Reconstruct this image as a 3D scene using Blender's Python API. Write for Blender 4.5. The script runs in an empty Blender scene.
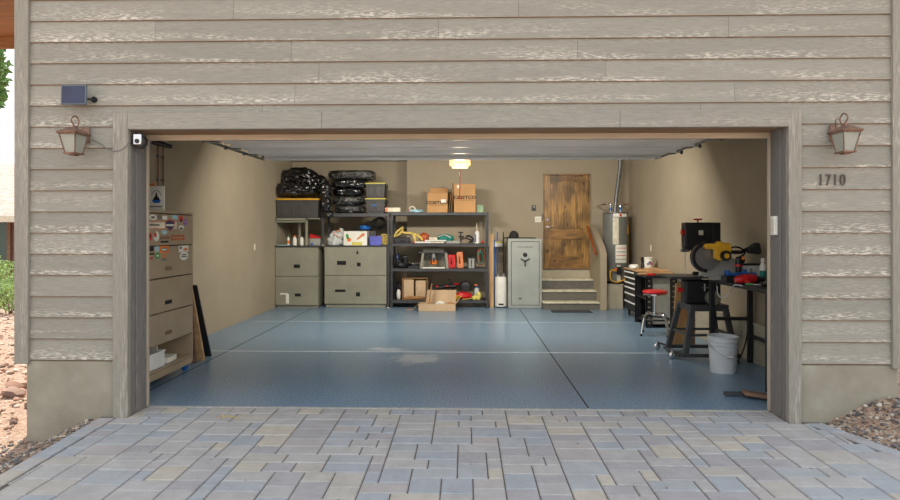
import bpy, bmesh, math, random
from math import sin, cos, pi, sqrt, radians as R
from mathutils import Vector, Matrix, noise as mnoise
SC = bpy.context.scene
COL = SC.collection
random.seed(7)

# ------------------------------------------------------------------ camera, sky, sun, exposure
HC, DC, FP, HZ = 1.567, 5.33, 600.0, 231.0
YAW = math.atan(15 / 600)
cam_d = bpy.data.cameras.new('camera'); cam = bpy.data.objects.new('camera', cam_d); COL.objects.link(cam)
cam.location = (0, -DC, HC); cam.rotation_euler = (pi / 2, 0, YAW)
cam_d.sensor_width = 36; cam_d.lens = 24.0; cam_d.shift_y = -(250 - HZ) / 900; cam_d.clip_end = 400
SC.camera = cam
w = bpy.data.worlds.new('sky'); SC.world = w; w.use_nodes = True
nt = w.node_tree; nt.nodes.clear()
_o = nt.nodes.new('ShaderNodeOutputWorld'); _b = nt.nodes.new('ShaderNodeBackground')
_tc = nt.nodes.new('ShaderNodeTexCoord'); _sx = nt.nodes.new('ShaderNodeSeparateXYZ'); _r = nt.nodes.new('ShaderNodeValToRGB')
nt.links.new(_tc.outputs['Generated'], _sx.inputs[0]); nt.links.new(_sx.outputs['Z'], _r.inputs[0])
_r.color_ramp.elements[0].color = (1.0, 0.98, 0.94, 1); _r.color_ramp.elements[1].color = (0.76, 0.86, 1.0, 1)
nt.links.new(_r.outputs[0], _b.inputs[0]); _b.inputs[1].default_value = 1.5
nt.links.new(_b.outputs[0], _o.inputs[0])
sun_d = bpy.data.lights.new('sun', 'SUN'); sun = bpy.data.objects.new('sun', sun_d); COL.objects.link(sun)
sun_d.energy = 6.0; sun_d.angle = R(0.6); sun_d.color = (1.0, 0.93, 0.82)
sun.rotation_euler = Vector((0.35, -1.0, -1.9)).to_track_quat('-Z', 'Y').to_euler()
SC.view_settings.view_transform = 'Standard'; SC.view_settings.look = 'None'
SC.view_settings.gamma = 1; SC.view_settings.use_curve_mapping = False
SC.view_settings.exposure = 0.0

# ------------------------------------------------------------------ where a photographed point stands, once its distance Y is known
def fx(px, Y):
    k = (px - 450) / FP; Yr = Y + DC
    return Yr * (k * cos(YAW) - sin(YAW)) / (cos(YAW) + k * sin(YAW))
def fz(py, Y, px=465):
    X = fx(px, Y)
    return HC - (py - HZ) * (-X * sin(YAW) + (Y + DC) * cos(YAW)) / FP

# ------------------------------------------------------------------ materials
def lin(c):
    return tuple(((v / 255) / 12.92 if v / 255 <= .04045 else ((v / 255 + .055) / 1.055) ** 2.4) for v in c) + (1,)
class NT:
    def __init__(s, name):
        s.m = bpy.data.materials.new(name); s.m.use_nodes = True; s.t = s.m.node_tree; s.b = s.t.nodes['Principled BSDF']
    def n(s, typ, **k):
        nd = s.t.nodes.new(typ)
        for a, v in k.items():
            if a.startswith('i_'):
                key = a[2:]; nd.inputs[int(key) if key.isdigit() else key].default_value = v
            else: setattr(nd, a, v)
        return nd
    def l(s, a, b): s.t.links.new(a, b)
    def coords(s, scale=(1, 1, 1), kind='Object', rot=(0, 0, 0)):
        tc = s.n('ShaderNodeTexCoord'); mp = s.n('ShaderNodeMapping'); mp.inputs['Scale'].default_value = scale; mp.inputs['Rotation'].default_value = rot
        s.l(tc.outputs[kind], mp.inputs[0]); return mp.outputs[0]
    def noise(s, vec, scale, detail=4, rough=.55):
        nd = s.n('ShaderNodeTexNoise'); nd.inputs['Scale'].default_value = scale; nd.inputs['Detail'].default_value = detail; nd.inputs['Roughness'].default_value = rough
        s.l(vec, nd.inputs['Vector']); return nd.outputs['Fac']
    def ramp(s, fac, stops, interp='LINEAR'):
        nd = s.n('ShaderNodeValToRGB'); cr = nd.color_ramp; cr.interpolation = interp
        cr.elements[0].position, cr.elements[0].color = stops[0][0], stops[0][1]
        cr.elements[1].position, cr.elements[1].color = stops[-1][0], stops[-1][1]
        for p, c in stops[1:-1]:
            e = cr.elements.new(p); e.color = c
        s.l(fac, nd.inputs[0]); return nd.outputs[0]
    def mix(s, fac, a, b, typ='MIX'):
        nd = s.n('ShaderNodeMix', data_type='RGBA', blend_type=typ)
        for sock, v in ((nd.inputs[0], fac), (nd.inputs[6], a), (nd.inputs[7], b)):
            if hasattr(v, 'is_linked') or hasattr(v, 'links'): s.l(v, sock)
            else: sock.default_value = v
        return nd.outputs[2]
    def math(s, op, a, b=0.0):
        nd = s.n('ShaderNodeMath', operation=op)
        for i, v in enumerate((a, b)):
            if hasattr(v, 'links'): s.l(v, nd.inputs[i])
            else: nd.inputs[i].default_value = v
        return nd.outputs[0]
    def bump(s, h, strength=.3, dist=.01):
        nd = s.n('ShaderNodeBump'); nd.inputs['Strength'].default_value = strength; nd.inputs['Distance'].default_value = dist
        s.l(h, nd.inputs['Height']); s.l(nd.outputs[0], s.b.inputs['Normal'])
    def set(s, color=None, rough=None, metal=None, spec=None):
        for k, v in (('Base Color', color), ('Roughness', rough), ('Metallic', metal), ('Specular IOR Level', spec)):
            if v is None: continue
            if hasattr(v, 'links'): s.l(v, s.b.inputs[k])
            else: s.b.inputs[k].default_value = v
        return s.m
G = lambda v: (v, v, v, 1)
def sc(c, k): return tuple(min(255, max(0, v * k)) for v in c)

def paint(name, c, rough=.5, metal=0, var=.12, scale=6, bump=0, stretch=(1, 1, 1)):
    t = NT(name); v = t.coords(stretch)
    f = t.noise(v, scale)
    col = t.ramp(f, [(.3, lin(sc(c, 1 - var))), (.7, lin(sc(c, 1 + var)))])
    t.set(col, rough, metal)
    if bump: t.bump(t.noise(v, scale * 12, 3), bump, .004)
    return t.m

def wood(name, c, rough=.6, axis=0, var=.25, knots=False, scale=1.0):
    t = NT(name)
    st = [9, 9, 9]; st[axis] = .7
    v = t.coords(tuple(a * scale for a in st))
    f = t.noise(v, 4, 6, .65)
    col = t.ramp(f, [(.3, lin(sc(c, 1 - var))), (.52, lin(c)), (.75, lin(sc(c, 1 + var)))])
    if knots:
        sv = [1.6, 1.6, 1.6]; sv[axis] = .9
        v2 = t.coords(tuple(sv))
        big = t.noise(v2, 2.2, 3, .5)
        patch = t.ramp(big, [(.42, G(.25)), (.6, G(1))])
        col = t.mix(.75, col, patch, 'MULTIPLY')
        vo = t.n('ShaderNodeTexVoronoi'); vo.inputs['Scale'].default_value = 5.0; t.l(t.coords((1, 1, .6)), vo.inputs['Vector'])
        k = t.ramp(vo.outputs['Distance'], [(.06, lin((45, 25, 14))), (.17, G(1))])
        col = t.mix(.8, col, k, 'MULTIPLY')
    t.set(col, rough); t.bump(f, .15, .003)
    return t.m

M = {}
# weathered lap siding: grey stain, pale worn grain
def siding_mat(name, c, streak=.95, vertical=False):
    t = NT(name)
    s1 = (1.3, 1.3, 16) if not vertical else (16, 16, 1.3)
    v = t.coords(s1)
    fine = t.noise(v, 6, 8, .7)
    base = t.ramp(fine, [(.3, lin(sc(c, .9))), (.5, lin(c)), (.72, lin(sc(c, 1.06)))])
    geo = t.n('ShaderNodeNewGeometry')
    tone = t.ramp(geo.outputs['Random Per Island'], [(0, G(.86)), (1, G(1.0))])
    base = t.mix(1.0, base, tone, 'MULTIPLY')
    s2 = (7, 7, 44) if not vertical else (42, 42, 3.2)
    w1 = t.noise(t.coords(s2), 2.4, 5, .6)
    s3 = (.5, .5, 6.0) if not vertical else (6.0, 6.0, .5)
    zone = t.noise(t.coords(s3), 1.6, 3, .5)
    worn = t.math('MULTIPLY', t.ramp(w1, [(.50, G(0)), (.57, G(1))]), t.ramp(zone, [(.46, G(0)), (.6, G(1))]))
    if not vertical:
        sp = t.n('ShaderNodeSeparateXYZ'); t.l(t.n('ShaderNodeNewGeometry').outputs['Position'], sp.inputs[0])
        fr = t.math('FRACT', t.math('DIVIDE', t.math('SUBTRACT', sp.outputs[2], .48), .18))
        worn = t.math('MULTIPLY', worn, t.ramp(fr, [(.05, G(1)), (.45, G(.25)), (.85, G(.15)), (.95, G(.8))]))
    worn = t.math('MULTIPLY', worn, streak)
    col = t.mix(worn, base, lin((222, 214, 200)))
    dk = t.ramp(t.noise(t.coords(s2), 3.3, 4, .7), [(.30, G(.84)), (.40, G(1))])
    col = t.mix(.8, col, dk, 'MULTIPLY')
    t.set(col, .85, 0, .25); t.bump(fine, .3, .004)
    return t.m
M['siding'] = siding_mat('siding', (160, 156, 145))
M['trimwood'] = siding_mat('trimwood', (160, 155, 145), .25)
M['trimwood_v'] = siding_mat('trimwood_v', (156, 151, 140), .3, True)
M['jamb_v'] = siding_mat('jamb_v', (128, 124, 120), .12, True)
M['lap_edge'] = paint('lap_edge', (126, 96, 70), .8)
M['head_wood'] = wood('head_wood', (150, 118, 86), .75)
M['stop_wood'] = wood('stop_wood', (186, 172, 152), .6, 2, .08)
M['stop_wood_h'] = wood('stop_wood_h', (196, 176, 148), .6, 0, .08)

t = NT('stucco'); v = t.coords((1, 1, 1)); f = t.noise(v, 3, 5, .6)
col = t.ramp(f, [(.3, lin((142, 136, 120))), (.55, lin((158, 152, 136))), (.75, lin((170, 165, 150)))])
t.set(col, .9); t.bump(t.noise(v, 60, 4, .7), .6, .006); M['stucco'] = t.m

t = NT('inner_wall'); v = t.coords(); f = t.noise(v, 1.3, 4)
col = t.ramp(f, [(.3, lin((154, 142, 121))), (.7, lin((163, 151, 130)))])
t.set(col, .8); t.bump(t.noise(v, 55, 3, .6), .25, .003); M['inner_wall'] = t.m
M['stem'] = paint('stem', (172, 164, 144), .75, 0, .05, 4, .3)
M['ceiling'] = paint('ceiling', (190, 176, 150), .85, 0, .03, 2, .2)

# blue-grey epoxy floor with flakes, sawn joints, a patch of spilt powder
t = NT('epoxy'); v = t.n('ShaderNodeNewGeometry').outputs['Position']
fl = t.noise(v, 55, 6, .9)
c1 = t.ramp(fl, [(.38, lin((76, 102, 128))), (.5, lin((102, 131, 157))), (.6, lin((170, 192, 210)))])
cloud = t.ramp(t.noise(v, .9, 4, .6), [(.3, G(.92)), (.7, G(1.0))])
c1 = t.mix(1.0, c1, cloud, 'MULTIPLY')
sep = t.n('ShaderNodeSeparateXYZ'); t.l(v, sep.inputs[0])
def patch(cx, cy, rx, ry, seed):
    a = t.math('DIVIDE', t.math('SUBTRACT', sep.outputs[0], cx), rx); b = t.math('DIVIDE', t.math('SUBTRACT', sep.outputs[1], cy), ry)
    d = t.math('SQRT', t.math('ADD', t.math('MULTIPLY', a, a), t.math('MULTIPLY', b, b)))
    wob = t.math('MULTIPLY', t.math('SUBTRACT', t.noise(v, 6.5, 6, .75), .5), 3.2)
    return t.ramp(t.math('ADD', d, wob), [(.5, G(.8)), (1.2, G(0))])
pt = t.math('MAXIMUM', patch(-.62, 2.0, .34, .34, 1), patch(-1.05, 2.6, .32, .14, 2))
c1 = t.mix(t.math('MULTIPLY', pt, t.ramp(fl, [(.3, G(.4)), (.6, G(.9))])), c1, lin((196, 202, 208)))
t.set(c1, .28, 0, .5)
M['epoxy'] = t.m
M['joint'] = paint('joint', (45, 50, 58), .7)
M['joint_pale'] = paint('joint_pale', (214, 220, 224), .5)

t = NT('pavers'); geo = t.n('ShaderNodeNewGeometry')
pc = t.ramp(geo.outputs['Random Per Island'], [(0, lin((184, 180, 178))), (.16, lin((174, 177, 182))), (.3, lin((190, 184, 176))), (.42, lin((176, 172, 173))), (.56, lin((188, 184, 181))), (.74, lin((198, 190, 176))), (.82, lin((178, 180, 182))), (.92, lin((186, 179, 176)))], 'CONSTANT')
v = t.coords(); n1 = t.noise(v, 7, 5, .7); n2 = t.noise(v, 90, 3, .8)
pc = t.mix(.7, pc, t.ramp(n1, [(.3, G(.72)), (.65, G(1.0))]), 'MULTIPLY')
pc = t.mix(.5, pc, t.ramp(n2, [(.3, G(.7)), (.65, G(1.0))]), 'MULTIPLY')
t.set(pc, .85); t.bump(n2, .4, .004); M['pavers'] = t.m
M['sand'] = paint('sand', (96, 88, 80), .95, 0, .2, 30, .5)
t = NT('ground_dirt'); v = t.coords(); n1 = t.noise(v, 25, 6, .8)
t.set(t.ramp(n1, [(.3, lin((120, 92, 76))), (.5, lin((180, 150, 128))), (.7, lin((222, 200, 180)))]), .95); t.bump(n1, .8, .03); M['ground'] = t.m
def stones_mat(name, cs):
    t = NT(name); geo = t.n('ShaderNodeNewGeometry'); st = [(i / len(cs), lin(c)) for i, c in enumerate(cs)]
    t.set(t.ramp(geo.outputs['Random Per Island'], st, 'CONSTANT'), .8); return t.m
M['stones'] = stones_mat('stones', [(146, 134, 120), (98, 94, 92), (180, 168, 150), (128, 106, 90), (118, 116, 118), (200, 190, 176), (140, 122, 106), (84, 80, 78)])
M['stones_pink'] = stones_mat('stones_pink', [(190, 150, 128), (214, 186, 166), (150, 118, 100), (226, 206, 190), (170, 140, 124), (120, 98, 88)])

M['steel_tan'] = paint('steel_tan', (160, 142, 116), .42, 0, .05, 3)
M['steel_grey'] = paint('steel_grey', (138, 136, 120), .42, 0, .05, 3)
M['black'] = paint('black', (26, 27, 30), .45, 0, .15, 8)
M['black_matte'] = paint('black_matte', (34, 34, 36), .8, 0, .2, 12)
M['rack_black'] = paint('rack_black', (62, 63, 66), .45, 0, .1, 8)
M['hole'] = paint('hole', (14, 14, 16), .8)
M['dark_plastic'] = paint('dark_plastic', (66, 64, 62), .5, 0, .08, 5)
M['yellow'] = paint('yellow', (222, 168, 40), .45, 0, .06)
M['yellow_pale'] = paint('yellow_pale', (206, 194, 96), .5, 0, .06)
M['white'] = paint('white', (226, 224, 216), .5, 0, .04)
M['paper'] = paint('paper', (228, 226, 214), .85, 0, .04)
M['red'] = paint('red', (196, 30, 34), .35, 0, .08)
M['orange'] = paint('orange', (226, 116, 36), .45, 0, .08)
M['orange_case'] = paint('orange_case', (214, 128, 84), .5, 0, .08)
M['blue'] = paint('blue', (30, 98, 178), .45, 0, .1)
M['blue_bin'] = paint('blue_bin', (96, 100, 190), .45, 0, .08)
M['navy'] = paint('navy', (30, 44, 84), .45)
M['teal'] = paint('teal', (30, 130, 116), .6, 0, .15, 20)
M['green'] = paint('green', (66, 150, 74), .5, 0, .08)
M['green_box'] = paint('green_box', (134, 160, 126), .6)
M['pale_blue'] = paint('pale_blue', (160, 196, 206), .7, 0, .1, 20)
M['brown_leather'] = paint('brown_leather', (170, 84, 44), .5, 0, .15, 14, .3)
M['chrome'] = paint('chrome', (205, 205, 205), .18, 1, .04)
M['steel'] = paint('steel', (170, 172, 174), .35, .9, .08)
M['galv'] = paint('galv', (246, 247, 240), .4, 0, .06, 3, 0, (.4, 4, 4))
M['galv_mid'] = paint('galv_mid', (222, 222, 212), .5, 0, .06, 3, 0, (.4, 4, 4))
M['galv_dark'] = paint('galv_dark', (120, 122, 122), .45, .6, .1)
M['bucket'] = paint('bucket', (200, 204, 207), .5, 0, .03)
M['heater'] = paint('heater', (112, 114, 110), .4, .1, .04)
M['grey_panel'] = paint('grey_panel', (150, 150, 144), .5, 0, .05)
M['safe'] = paint('safe', (158, 162, 156), .38, .15, .05, 3)
M['rubber'] = paint('rubber', (22, 22, 23), .8)
M['rope_yellow'] = paint('rope_yellow', (196, 170, 86), .8, 0, .25, 30)
M['card'] = paint('card', (186, 142, 94), .85, 0, .05, 3)
M['card_dark'] = paint('card_dark', (164, 122, 80), .85, 0, .06, 3)
M['card_pale'] = paint('card_pale', (190, 164, 132), .85, 0, .06, 3)
M['card_in'] = paint('card_in', (88, 60, 40), .9)
M['ink'] = paint('ink', (34, 28, 26), .8)
M['ply'] = wood('ply', (206, 158, 104), .6, 2, .12)
M['plank'] = wood('plank', (190, 152, 110), .65, 2, .2)
M['plank_h'] = wood('plank_h', (186, 146, 102), .65, 0, .25)
M['scrap'] = wood('scrap', (134, 104, 84), .75, 0, .25)
M['rail'] = wood('rail', (150, 78, 34), .4, 1, .15)
M['door_wood'] = wood('door_wood', (160, 120, 64), .42, 2, .34, True)
M['door_wood_h'] = wood('door_wood_h', (146, 106, 56), .42, 0, .34, True)
M['porch_wood'] = wood('porch_wood', (150, 100, 58), .6, 0, .2)
M['carpet'] = paint('carpet', (100, 98, 92), .95, 0, .18, 60, .6)
M['nosing'] = paint('nosing', (206, 200, 178), .6)
M['bronze'] = paint('bronze', (132, 104, 88), .5, .5, .2, 20)
M['number_metal'] = paint('number_metal', (98, 90, 84), .5, .5, .1)
M['cream'] = paint('cream', (214, 206, 184), .5)
M['copper'] = paint('copper', (180, 110, 76), .35, .9)
M['mat_dark'] = paint('mat_dark', (58, 62, 66), .95)
M['concrete_edge'] = paint('concrete_edge', (178, 176, 170), .85, 0, .1, 20)
M['neigh_wall'] = paint('neigh_wall', (150, 118, 108), .85, 0, .1, 4)
M['neigh_roof'] = paint('neigh_roof', (190, 168, 156), .9, 0, .14, 9)
M['leaf'] = paint('leaf', (92, 124, 62), .8, 0, .3, 6)
M['leaf_light'] = paint('leaf_light', (142, 168, 104), .8, 0, .3, 6)
M['bark'] = paint('bark', (96, 78, 64), .9)
M['solar_frame'] = paint('solar_frame', (92, 104, 116), .4)
M['solar'] = paint('solar', (44, 50, 78), .2, 0, .15, 4)
M['blade_guard'] = paint('blade_guard', (44, 44, 48), .25, .2)
t = NT('lantern_glass'); t.set(lin((206, 208, 196)), .35); t.b.inputs['Transmission Weight'].default_value = .45; M['lantern_glass'] = t.m
t = NT('window_glass'); t.set(lin((60, 80, 70)), .08); M['window_glass'] = t.m
t = NT('frosted'); t.set(lin((226, 230, 228)), .35); t.b.inputs['Transmission Weight'].default_value = .35; M['clear_plastic'] = t.m
# crinkled black polythene
t = NT('poly'); v = t.coords(); n1 = t.noise(v, 7, 3, .5)
t.set(lin((12, 12, 14)), .14, 0, 1.0); t.bump(n1, .8, .05); M['poly'] = t.m
t = NT('poly_print'); v = t.coords((8, 8, 14)); n1 = t.noise(v, 3.2, 4, .6)
t.set(t.ramp(n1, [(.56, lin((18, 18, 20))), (.61, lin((140, 138, 130)))]), .35); t.bump(n1, .4, .02); M['poly_print'] = t.m
def glow(name, c, s):
    t = NT(name); t.set(lin(c), .4); t.b.inputs['Emission Color'].default_value = lin(c); t.b.inputs['Emission Strength'].default_value = s; return t.m
M['lens_glow'] = glow('lens_glow', (255, 196, 120), 1.0)
M['bulb_glow'] = glow('bulb_glow', (255, 235, 190), 14)
M['fill_glow'] = glow('fill_glow', (255, 240, 214), 6)  # glow of the added fill lights

# ------------------------------------------------------------------ mesh collector
ORG = {}
class MB:
    def __init__(s): s.v = []; s.f = []; s.mi = []
    def add(s, vs, fs, m=0):
        o = len(s.v); s.v += [Vector(a) for a in vs]; s.f += [[i + o for i in f] for f in fs]; s.mi += [m] * len(fs); return s
    def xf(s, mat, start=0):
        for i in range(start, len(s.v)): s.v[i] = mat @ s.v[i]
        return s
    def box(s, x0, x1, y0, y1, z0, z1, m=0, top=None):
        """top=(ix0, ix1, iy0, iy1): how far the top face is drawn in on each side"""
        a, b, c, d = top or (0, 0, 0, 0)
        vs = [(x0, y0, z0), (x1, y0, z0), (x1, y1, z0), (x0, y1, z0), (x0 + a, y0 + c, z1), (x1 - b, y0 + c, z1), (x1 - b, y1 - d, z1), (x0 + a, y1 - d, z1)]
        return s.add(vs, [(0, 3, 2, 1), (4, 5, 6, 7), (0, 1, 5, 4), (1, 2, 6, 5), (2, 3, 7, 6), (3, 0, 4, 7)], m)
    def cyl(s, p0, p1, r0, r1=None, n=16, m=0, caps=True):
        r1 = r0 if r1 is None else r1
        p0, p1 = Vector(p0), Vector(p1); d = (p1 - p0).normalized()
        a = d.orthogonal().normalized(); b = d.cross(a)
        vs = [p + (a * cos(2 * pi * i / n) + b * sin(2 * pi * i / n)) * r for p, r in ((p0, r0), (p1, r1)) for i in range(n)]
        fs = [(i, (i + 1) % n, n + (i + 1) % n, n + i) for i in range(n)]
        if caps: fs += [tuple(range(n))[::-1], tuple(range(n, 2 * n))]
        return s.add(vs, fs, m)
    def tube(s, pts, r, n=8, m=0, closed=False):
        pts = [Vector(p) for p in pts]; N = len(pts); vs = []; fs = []; prev = None
        for i, p in enumerate(pts):
            if closed: d = pts[(i + 1) % N] - pts[i - 1]
            else: d = pts[min(i + 1, N - 1)] - pts[max(i - 1, 0)]
            d = d.normalized() if d.length > 1e-9 else Vector((0, 0, 1))
            a = d.orthogonal().normalized() if prev is None else (prev - d * prev.dot(d)).normalized()
            prev = a; b = d.cross(a); rr = r[i] if isinstance(r, (list, tuple)) else r
            vs += [p + (a * cos(2 * pi * k / n) + b * sin(2 * pi * k / n)) * rr for k in range(n)]
        for i in range(N if closed else N - 1):
            j = (i + 1) % N
            fs += [(i * n + k, i * n + (k + 1) % n, j * n + (k + 1) % n, j * n + k) for k in range(n)]
        if not closed: fs += [tuple(range(n))[::-1], tuple(range((N - 1) * n, N * n))]
        return s.add(vs, fs, m)
    def lathe(s, prof, c=(0, 0, 0), n=24, m=0, axis='z'):
        vs = []; fs = []
        for r, z in prof:
            for i in range(n):
                a = 2 * pi * i / n; p = (r * cos(a), r * sin(a), z)
                if axis == 'y': p = (p[0], p[2], p[1])
                if axis == 'x': p = (p[2], p[0], p[1])
                vs.append((c[0] + p[0], c[1] + p[1], c[2] + p[2]))
        for j in range(len(prof) - 1):
            fs += [(j * n + i, j * n + (i + 1) % n, (j + 1) * n + (i + 1) % n, (j + 1) * n + i) for i in range(n)]
        fs += [tuple(range(n))[::-1], tuple(range((len(prof) - 1) * n, len(prof) * n))]
        return s.add(vs, fs, m)
    def prism(s, poly, axis, a, b, m=0):
        """poly in the two axes other than axis, extruded from a to b"""
        n = len(poly)
        def mk(p, q):
            return {'x': (q, p[0], p[1]), 'y': (p[0], q, p[1]), 'z': (p[0], p[1], q)}[axis]
        vs = [mk(p, a) for p in poly] + [mk(p, b) for p in poly]
        fs = [(i, (i + 1) % n, n + (i + 1) % n, n + i) for i in range(n)] + [tuple(range(n))[::-1], tuple(range(n, 2 * n))]
        return s.add(vs, fs, m)
    def blob(s, c, r, amp=.15, freq=2.0, seed=0, sub=3, flat=None, m=0, sq=1.0, crease=False):
        """a wrinkled closed lump; sq<1 squares it off; flat = height it rests on"""
        bm = bmesh.new(); bmesh.ops.create_icosphere(bm, subdivisions=sub, radius=1)
        vs = []
        for v in bm.verts:
            p = v.co.copy()
            if sq != 1.0:
                p = Vector([math.copysign(abs(q) ** sq, q) for q in p])
            n1 = mnoise.fractal(v.co * freq + Vector((seed * 3.1, seed * 1.7, seed)), .9, 2.1, 5)
            if crease: n1 = n1 * .5 + .9 - 1.8 * abs(mnoise.noise(v.co * 2.6 + Vector((seed, 2 * seed, 5)))) - .7 * abs(mnoise.noise(v.co * 6 + Vector((seed, 7, seed))))
            p *= 1 + amp * n1
            q = Vector((c[0] + p.x * r[0], c[1] + p.y * r[1], c[2] + p.z * r[2]))
            if flat is not None and q.z < flat: q.z = flat
            vs.append(q)
        fs = [[v.index for v in f.verts] for f in bm.faces]; bm.free()
        return s.add(vs, fs, m)
    def build(s, name, mats, parent=None, bevel=0, seg=2, smooth=True, ang=35):
        if isinstance(mats, str): mats = [mats]
        me = bpy.data.meshes.new(name)
        if parent is None:
            xs = [v.x for v in s.v]; ys = [v.y for v in s.v]; zs = [v.z for v in s.v]
            org = Vector(((min(xs) + max(xs)) / 2, (min(ys) + max(ys)) / 2, min(zs)))
        else: org = ORG[parent.name]
        me.from_pydata([tuple(v - org) for v in s.v], [], s.f)
        for k in mats: me.materials.append(M[k])
        for p, k in zip(me.polygons, s.mi): p.material_index = k
        bm = bmesh.new(); bm.from_mesh(me); bmesh.ops.recalc_face_normals(bm, faces=bm.faces); bm.to_mesh(me); bm.free()
        if smooth:
            me.polygons.foreach_set('use_smooth', [True] * len(me.polygons)); me.set_sharp_from_angle(angle=R(ang))
        o = bpy.data.objects.new(name, me); COL.objects.link(o)
        if parent is None: o.location = org
        else: o.parent = parent
        ORG[o.name] = org
        if bevel:
            b = o.modifiers.new('bevel', 'BEVEL'); b.width = bevel; b.segments = seg; b.limit_method = 'ANGLE'; b.angle_limit = R(40)
            b.harden_normals = False
        return o
def tag(o, label=None, cat=None, group=None, kind=None):
    if label: o['label'] = label
    if cat: o['category'] = cat
    if group: o['group'] = group
    if kind: o['kind'] = kind
    return o
def struct(o): o['kind'] = 'structure'; return o
def thing(name, label, cat, loc, group=None):
    o = bpy.data.objects.new(name, None); COL.objects.link(o); o.location = loc; o.empty_display_size = .1
    ORG[o.name] = Vector(loc); return tag(o, label, cat, group)
def dup(root, loc, label, group=None, rotz=0, mats=None):
    r = root.copy(); COL.objects.link(r); r.location = loc; r.rotation_euler = (0, 0, rotz); r['label'] = label
    if group: r['group'] = group
    def kids(a, b):
        for ch in [c for c in COL.objects if c.parent == a]:
            c = ch.copy(); COL.objects.link(c); c.parent = b; kids(ch, c)
    kids(root, r); return r
def text(name, s, size, loc, mat, parent, rot=(pi / 2, 0, 0), depth=.001, align='CENTER', sx=1.0, bold=0):
    cu = bpy.data.curves.new(name, 'FONT'); cu.body = s; cu.size = size; cu.extrude = depth; cu.align_x = align; cu.align_y = 'CENTER'; cu.offset = bold
    cu.materials.append(M[mat]); o = bpy.data.objects.new(name, cu); COL.objects.link(o)
    org = ORG[parent.name] if parent else Vector((0, 0, 0))
    o.location = Vector(loc) - org; o.rotation_euler = rot; o.scale = (sx, 1, 1)
    if parent: o.parent = parent
    return o
def rotz(c, a): return Matrix.Translation(Vector(c)) @ Matrix.Rotation(a, 4, 'Z') @ Matrix.Translation(-Vector(c))
def rotax(c, a, ax): return Matrix.Translation(Vector(c)) @ Matrix.Rotation(a, 4, ax) @ Matrix.Translation(-Vector(c))
def curve(pts, n=6):
    """Catmull-Rom through the points"""
    P = [Vector(p) for p in pts]; P = [P[0]] + P + [P[-1]]; out = []
    for i in range(1, len(P) - 2):
        for k in range(n):
            u = k / n; a, b, c, d = P[i - 1], P[i], P[i + 1], P[i + 2]
            out.append(.5 * ((2 * b) + (c - a) * u + (2 * a - 5 * b + 4 * c - d) * u * u + (3 * b - a - 3 * c + d) * u ** 3))
    out.append(P[-2]); return out
# ================================================================== THE SETTING
YF = -.31                      # face of the siding
OL, OR_, OT = -2.845, 2.657, 2.425   # door opening
XL, XR, YB, YB2 = -3.87, 3.50, 7.62, 8.05
XJ = fx(407, YB)
CZ = 3.12
struct(MB().box(XL, XR, -.02, YB2 + .1, -.12, 0).build('floor', 'epoxy'))
fj = MB().box(1.085, 1.10, 0, YB - .9, 0, .0012).box(-3.105, -3.09, 0, YB, 0, .0012)
struct(fj.build('trim_1', 'joint', smooth=False))
struct(MB().box(XL + .2, 3.42, 2.42, 2.445, 0, .0014).box(XL + .2, 3.42, 4.99, 5.0, 0, .0014).build('trim_2', 'joint_pale', smooth=False))
struct(MB().box(OL + .02, OR_ - .02, -.055, -.02, -.1, .002).build('trim_3', 'concrete_edge', smooth=False))
struct(MB().box(XL - .06, XL, .1, YB2 + .12, -.3, CZ).build('wall_left', 'inner_wall', smooth=False))
struct(MB().box(XR, XR + .12, .0, YB + .12, -.3, CZ).build('wall_right', 'inner_wall', smooth=False))
struct(MB().box(XJ, XR, YB, YB + .12, -.1, CZ).box(XJ, XJ + .12, YB + .12, YB2 + .12, -.1, CZ).build('wall_back', 'inner_wall', smooth=False))
struct(MB().box(XL, XJ, YB2, YB2 + .12, -.1, CZ).build('wall_back_recess', 'inner_wall', smooth=False))
struct(MB().box(XL - .12, XR + .12, -.02, YB2 + .12, CZ, CZ + .1).build('ceiling', 'ceiling', smooth=False))
# inner face of the front wall, around the opening
struct(MB().prism([(OL - .02, -.14), (-3.77, -.14), (XL - .05, .1), (XL, .1), (XL + .001, 0), (OL - .02, 0)], 'z', -.3, CZ).box(OR_ + .02, XR, -.14, 0, -.3, CZ).box(OL - .02, OR_ + .02, -.14, 0, OT + .02, CZ)
       .build('wall_front', 'inner_wall', smooth=False))
# block stem wall along the right with a capped ledge
sm = MB()
for row in range(2):
    y = .0 - .2 * row
    while y < 7.5:
        y1 = min(y + .398, 7.6)
        if y1 > .02: sm.box(3.44, 3.5, max(y, .0), y1, .05 + row * .2, .05 + row * .2 + .197)
        y += .4
struct(sm.build('baseboard_right', 'stem', bevel=.004))
struct(MB().box(3.425, 3.5, .0, 7.6, .45, .475).box(3.435, 3.5, 0, 7.6, 0, .05).build('trim_4', 'stem', bevel=.004))

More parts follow.
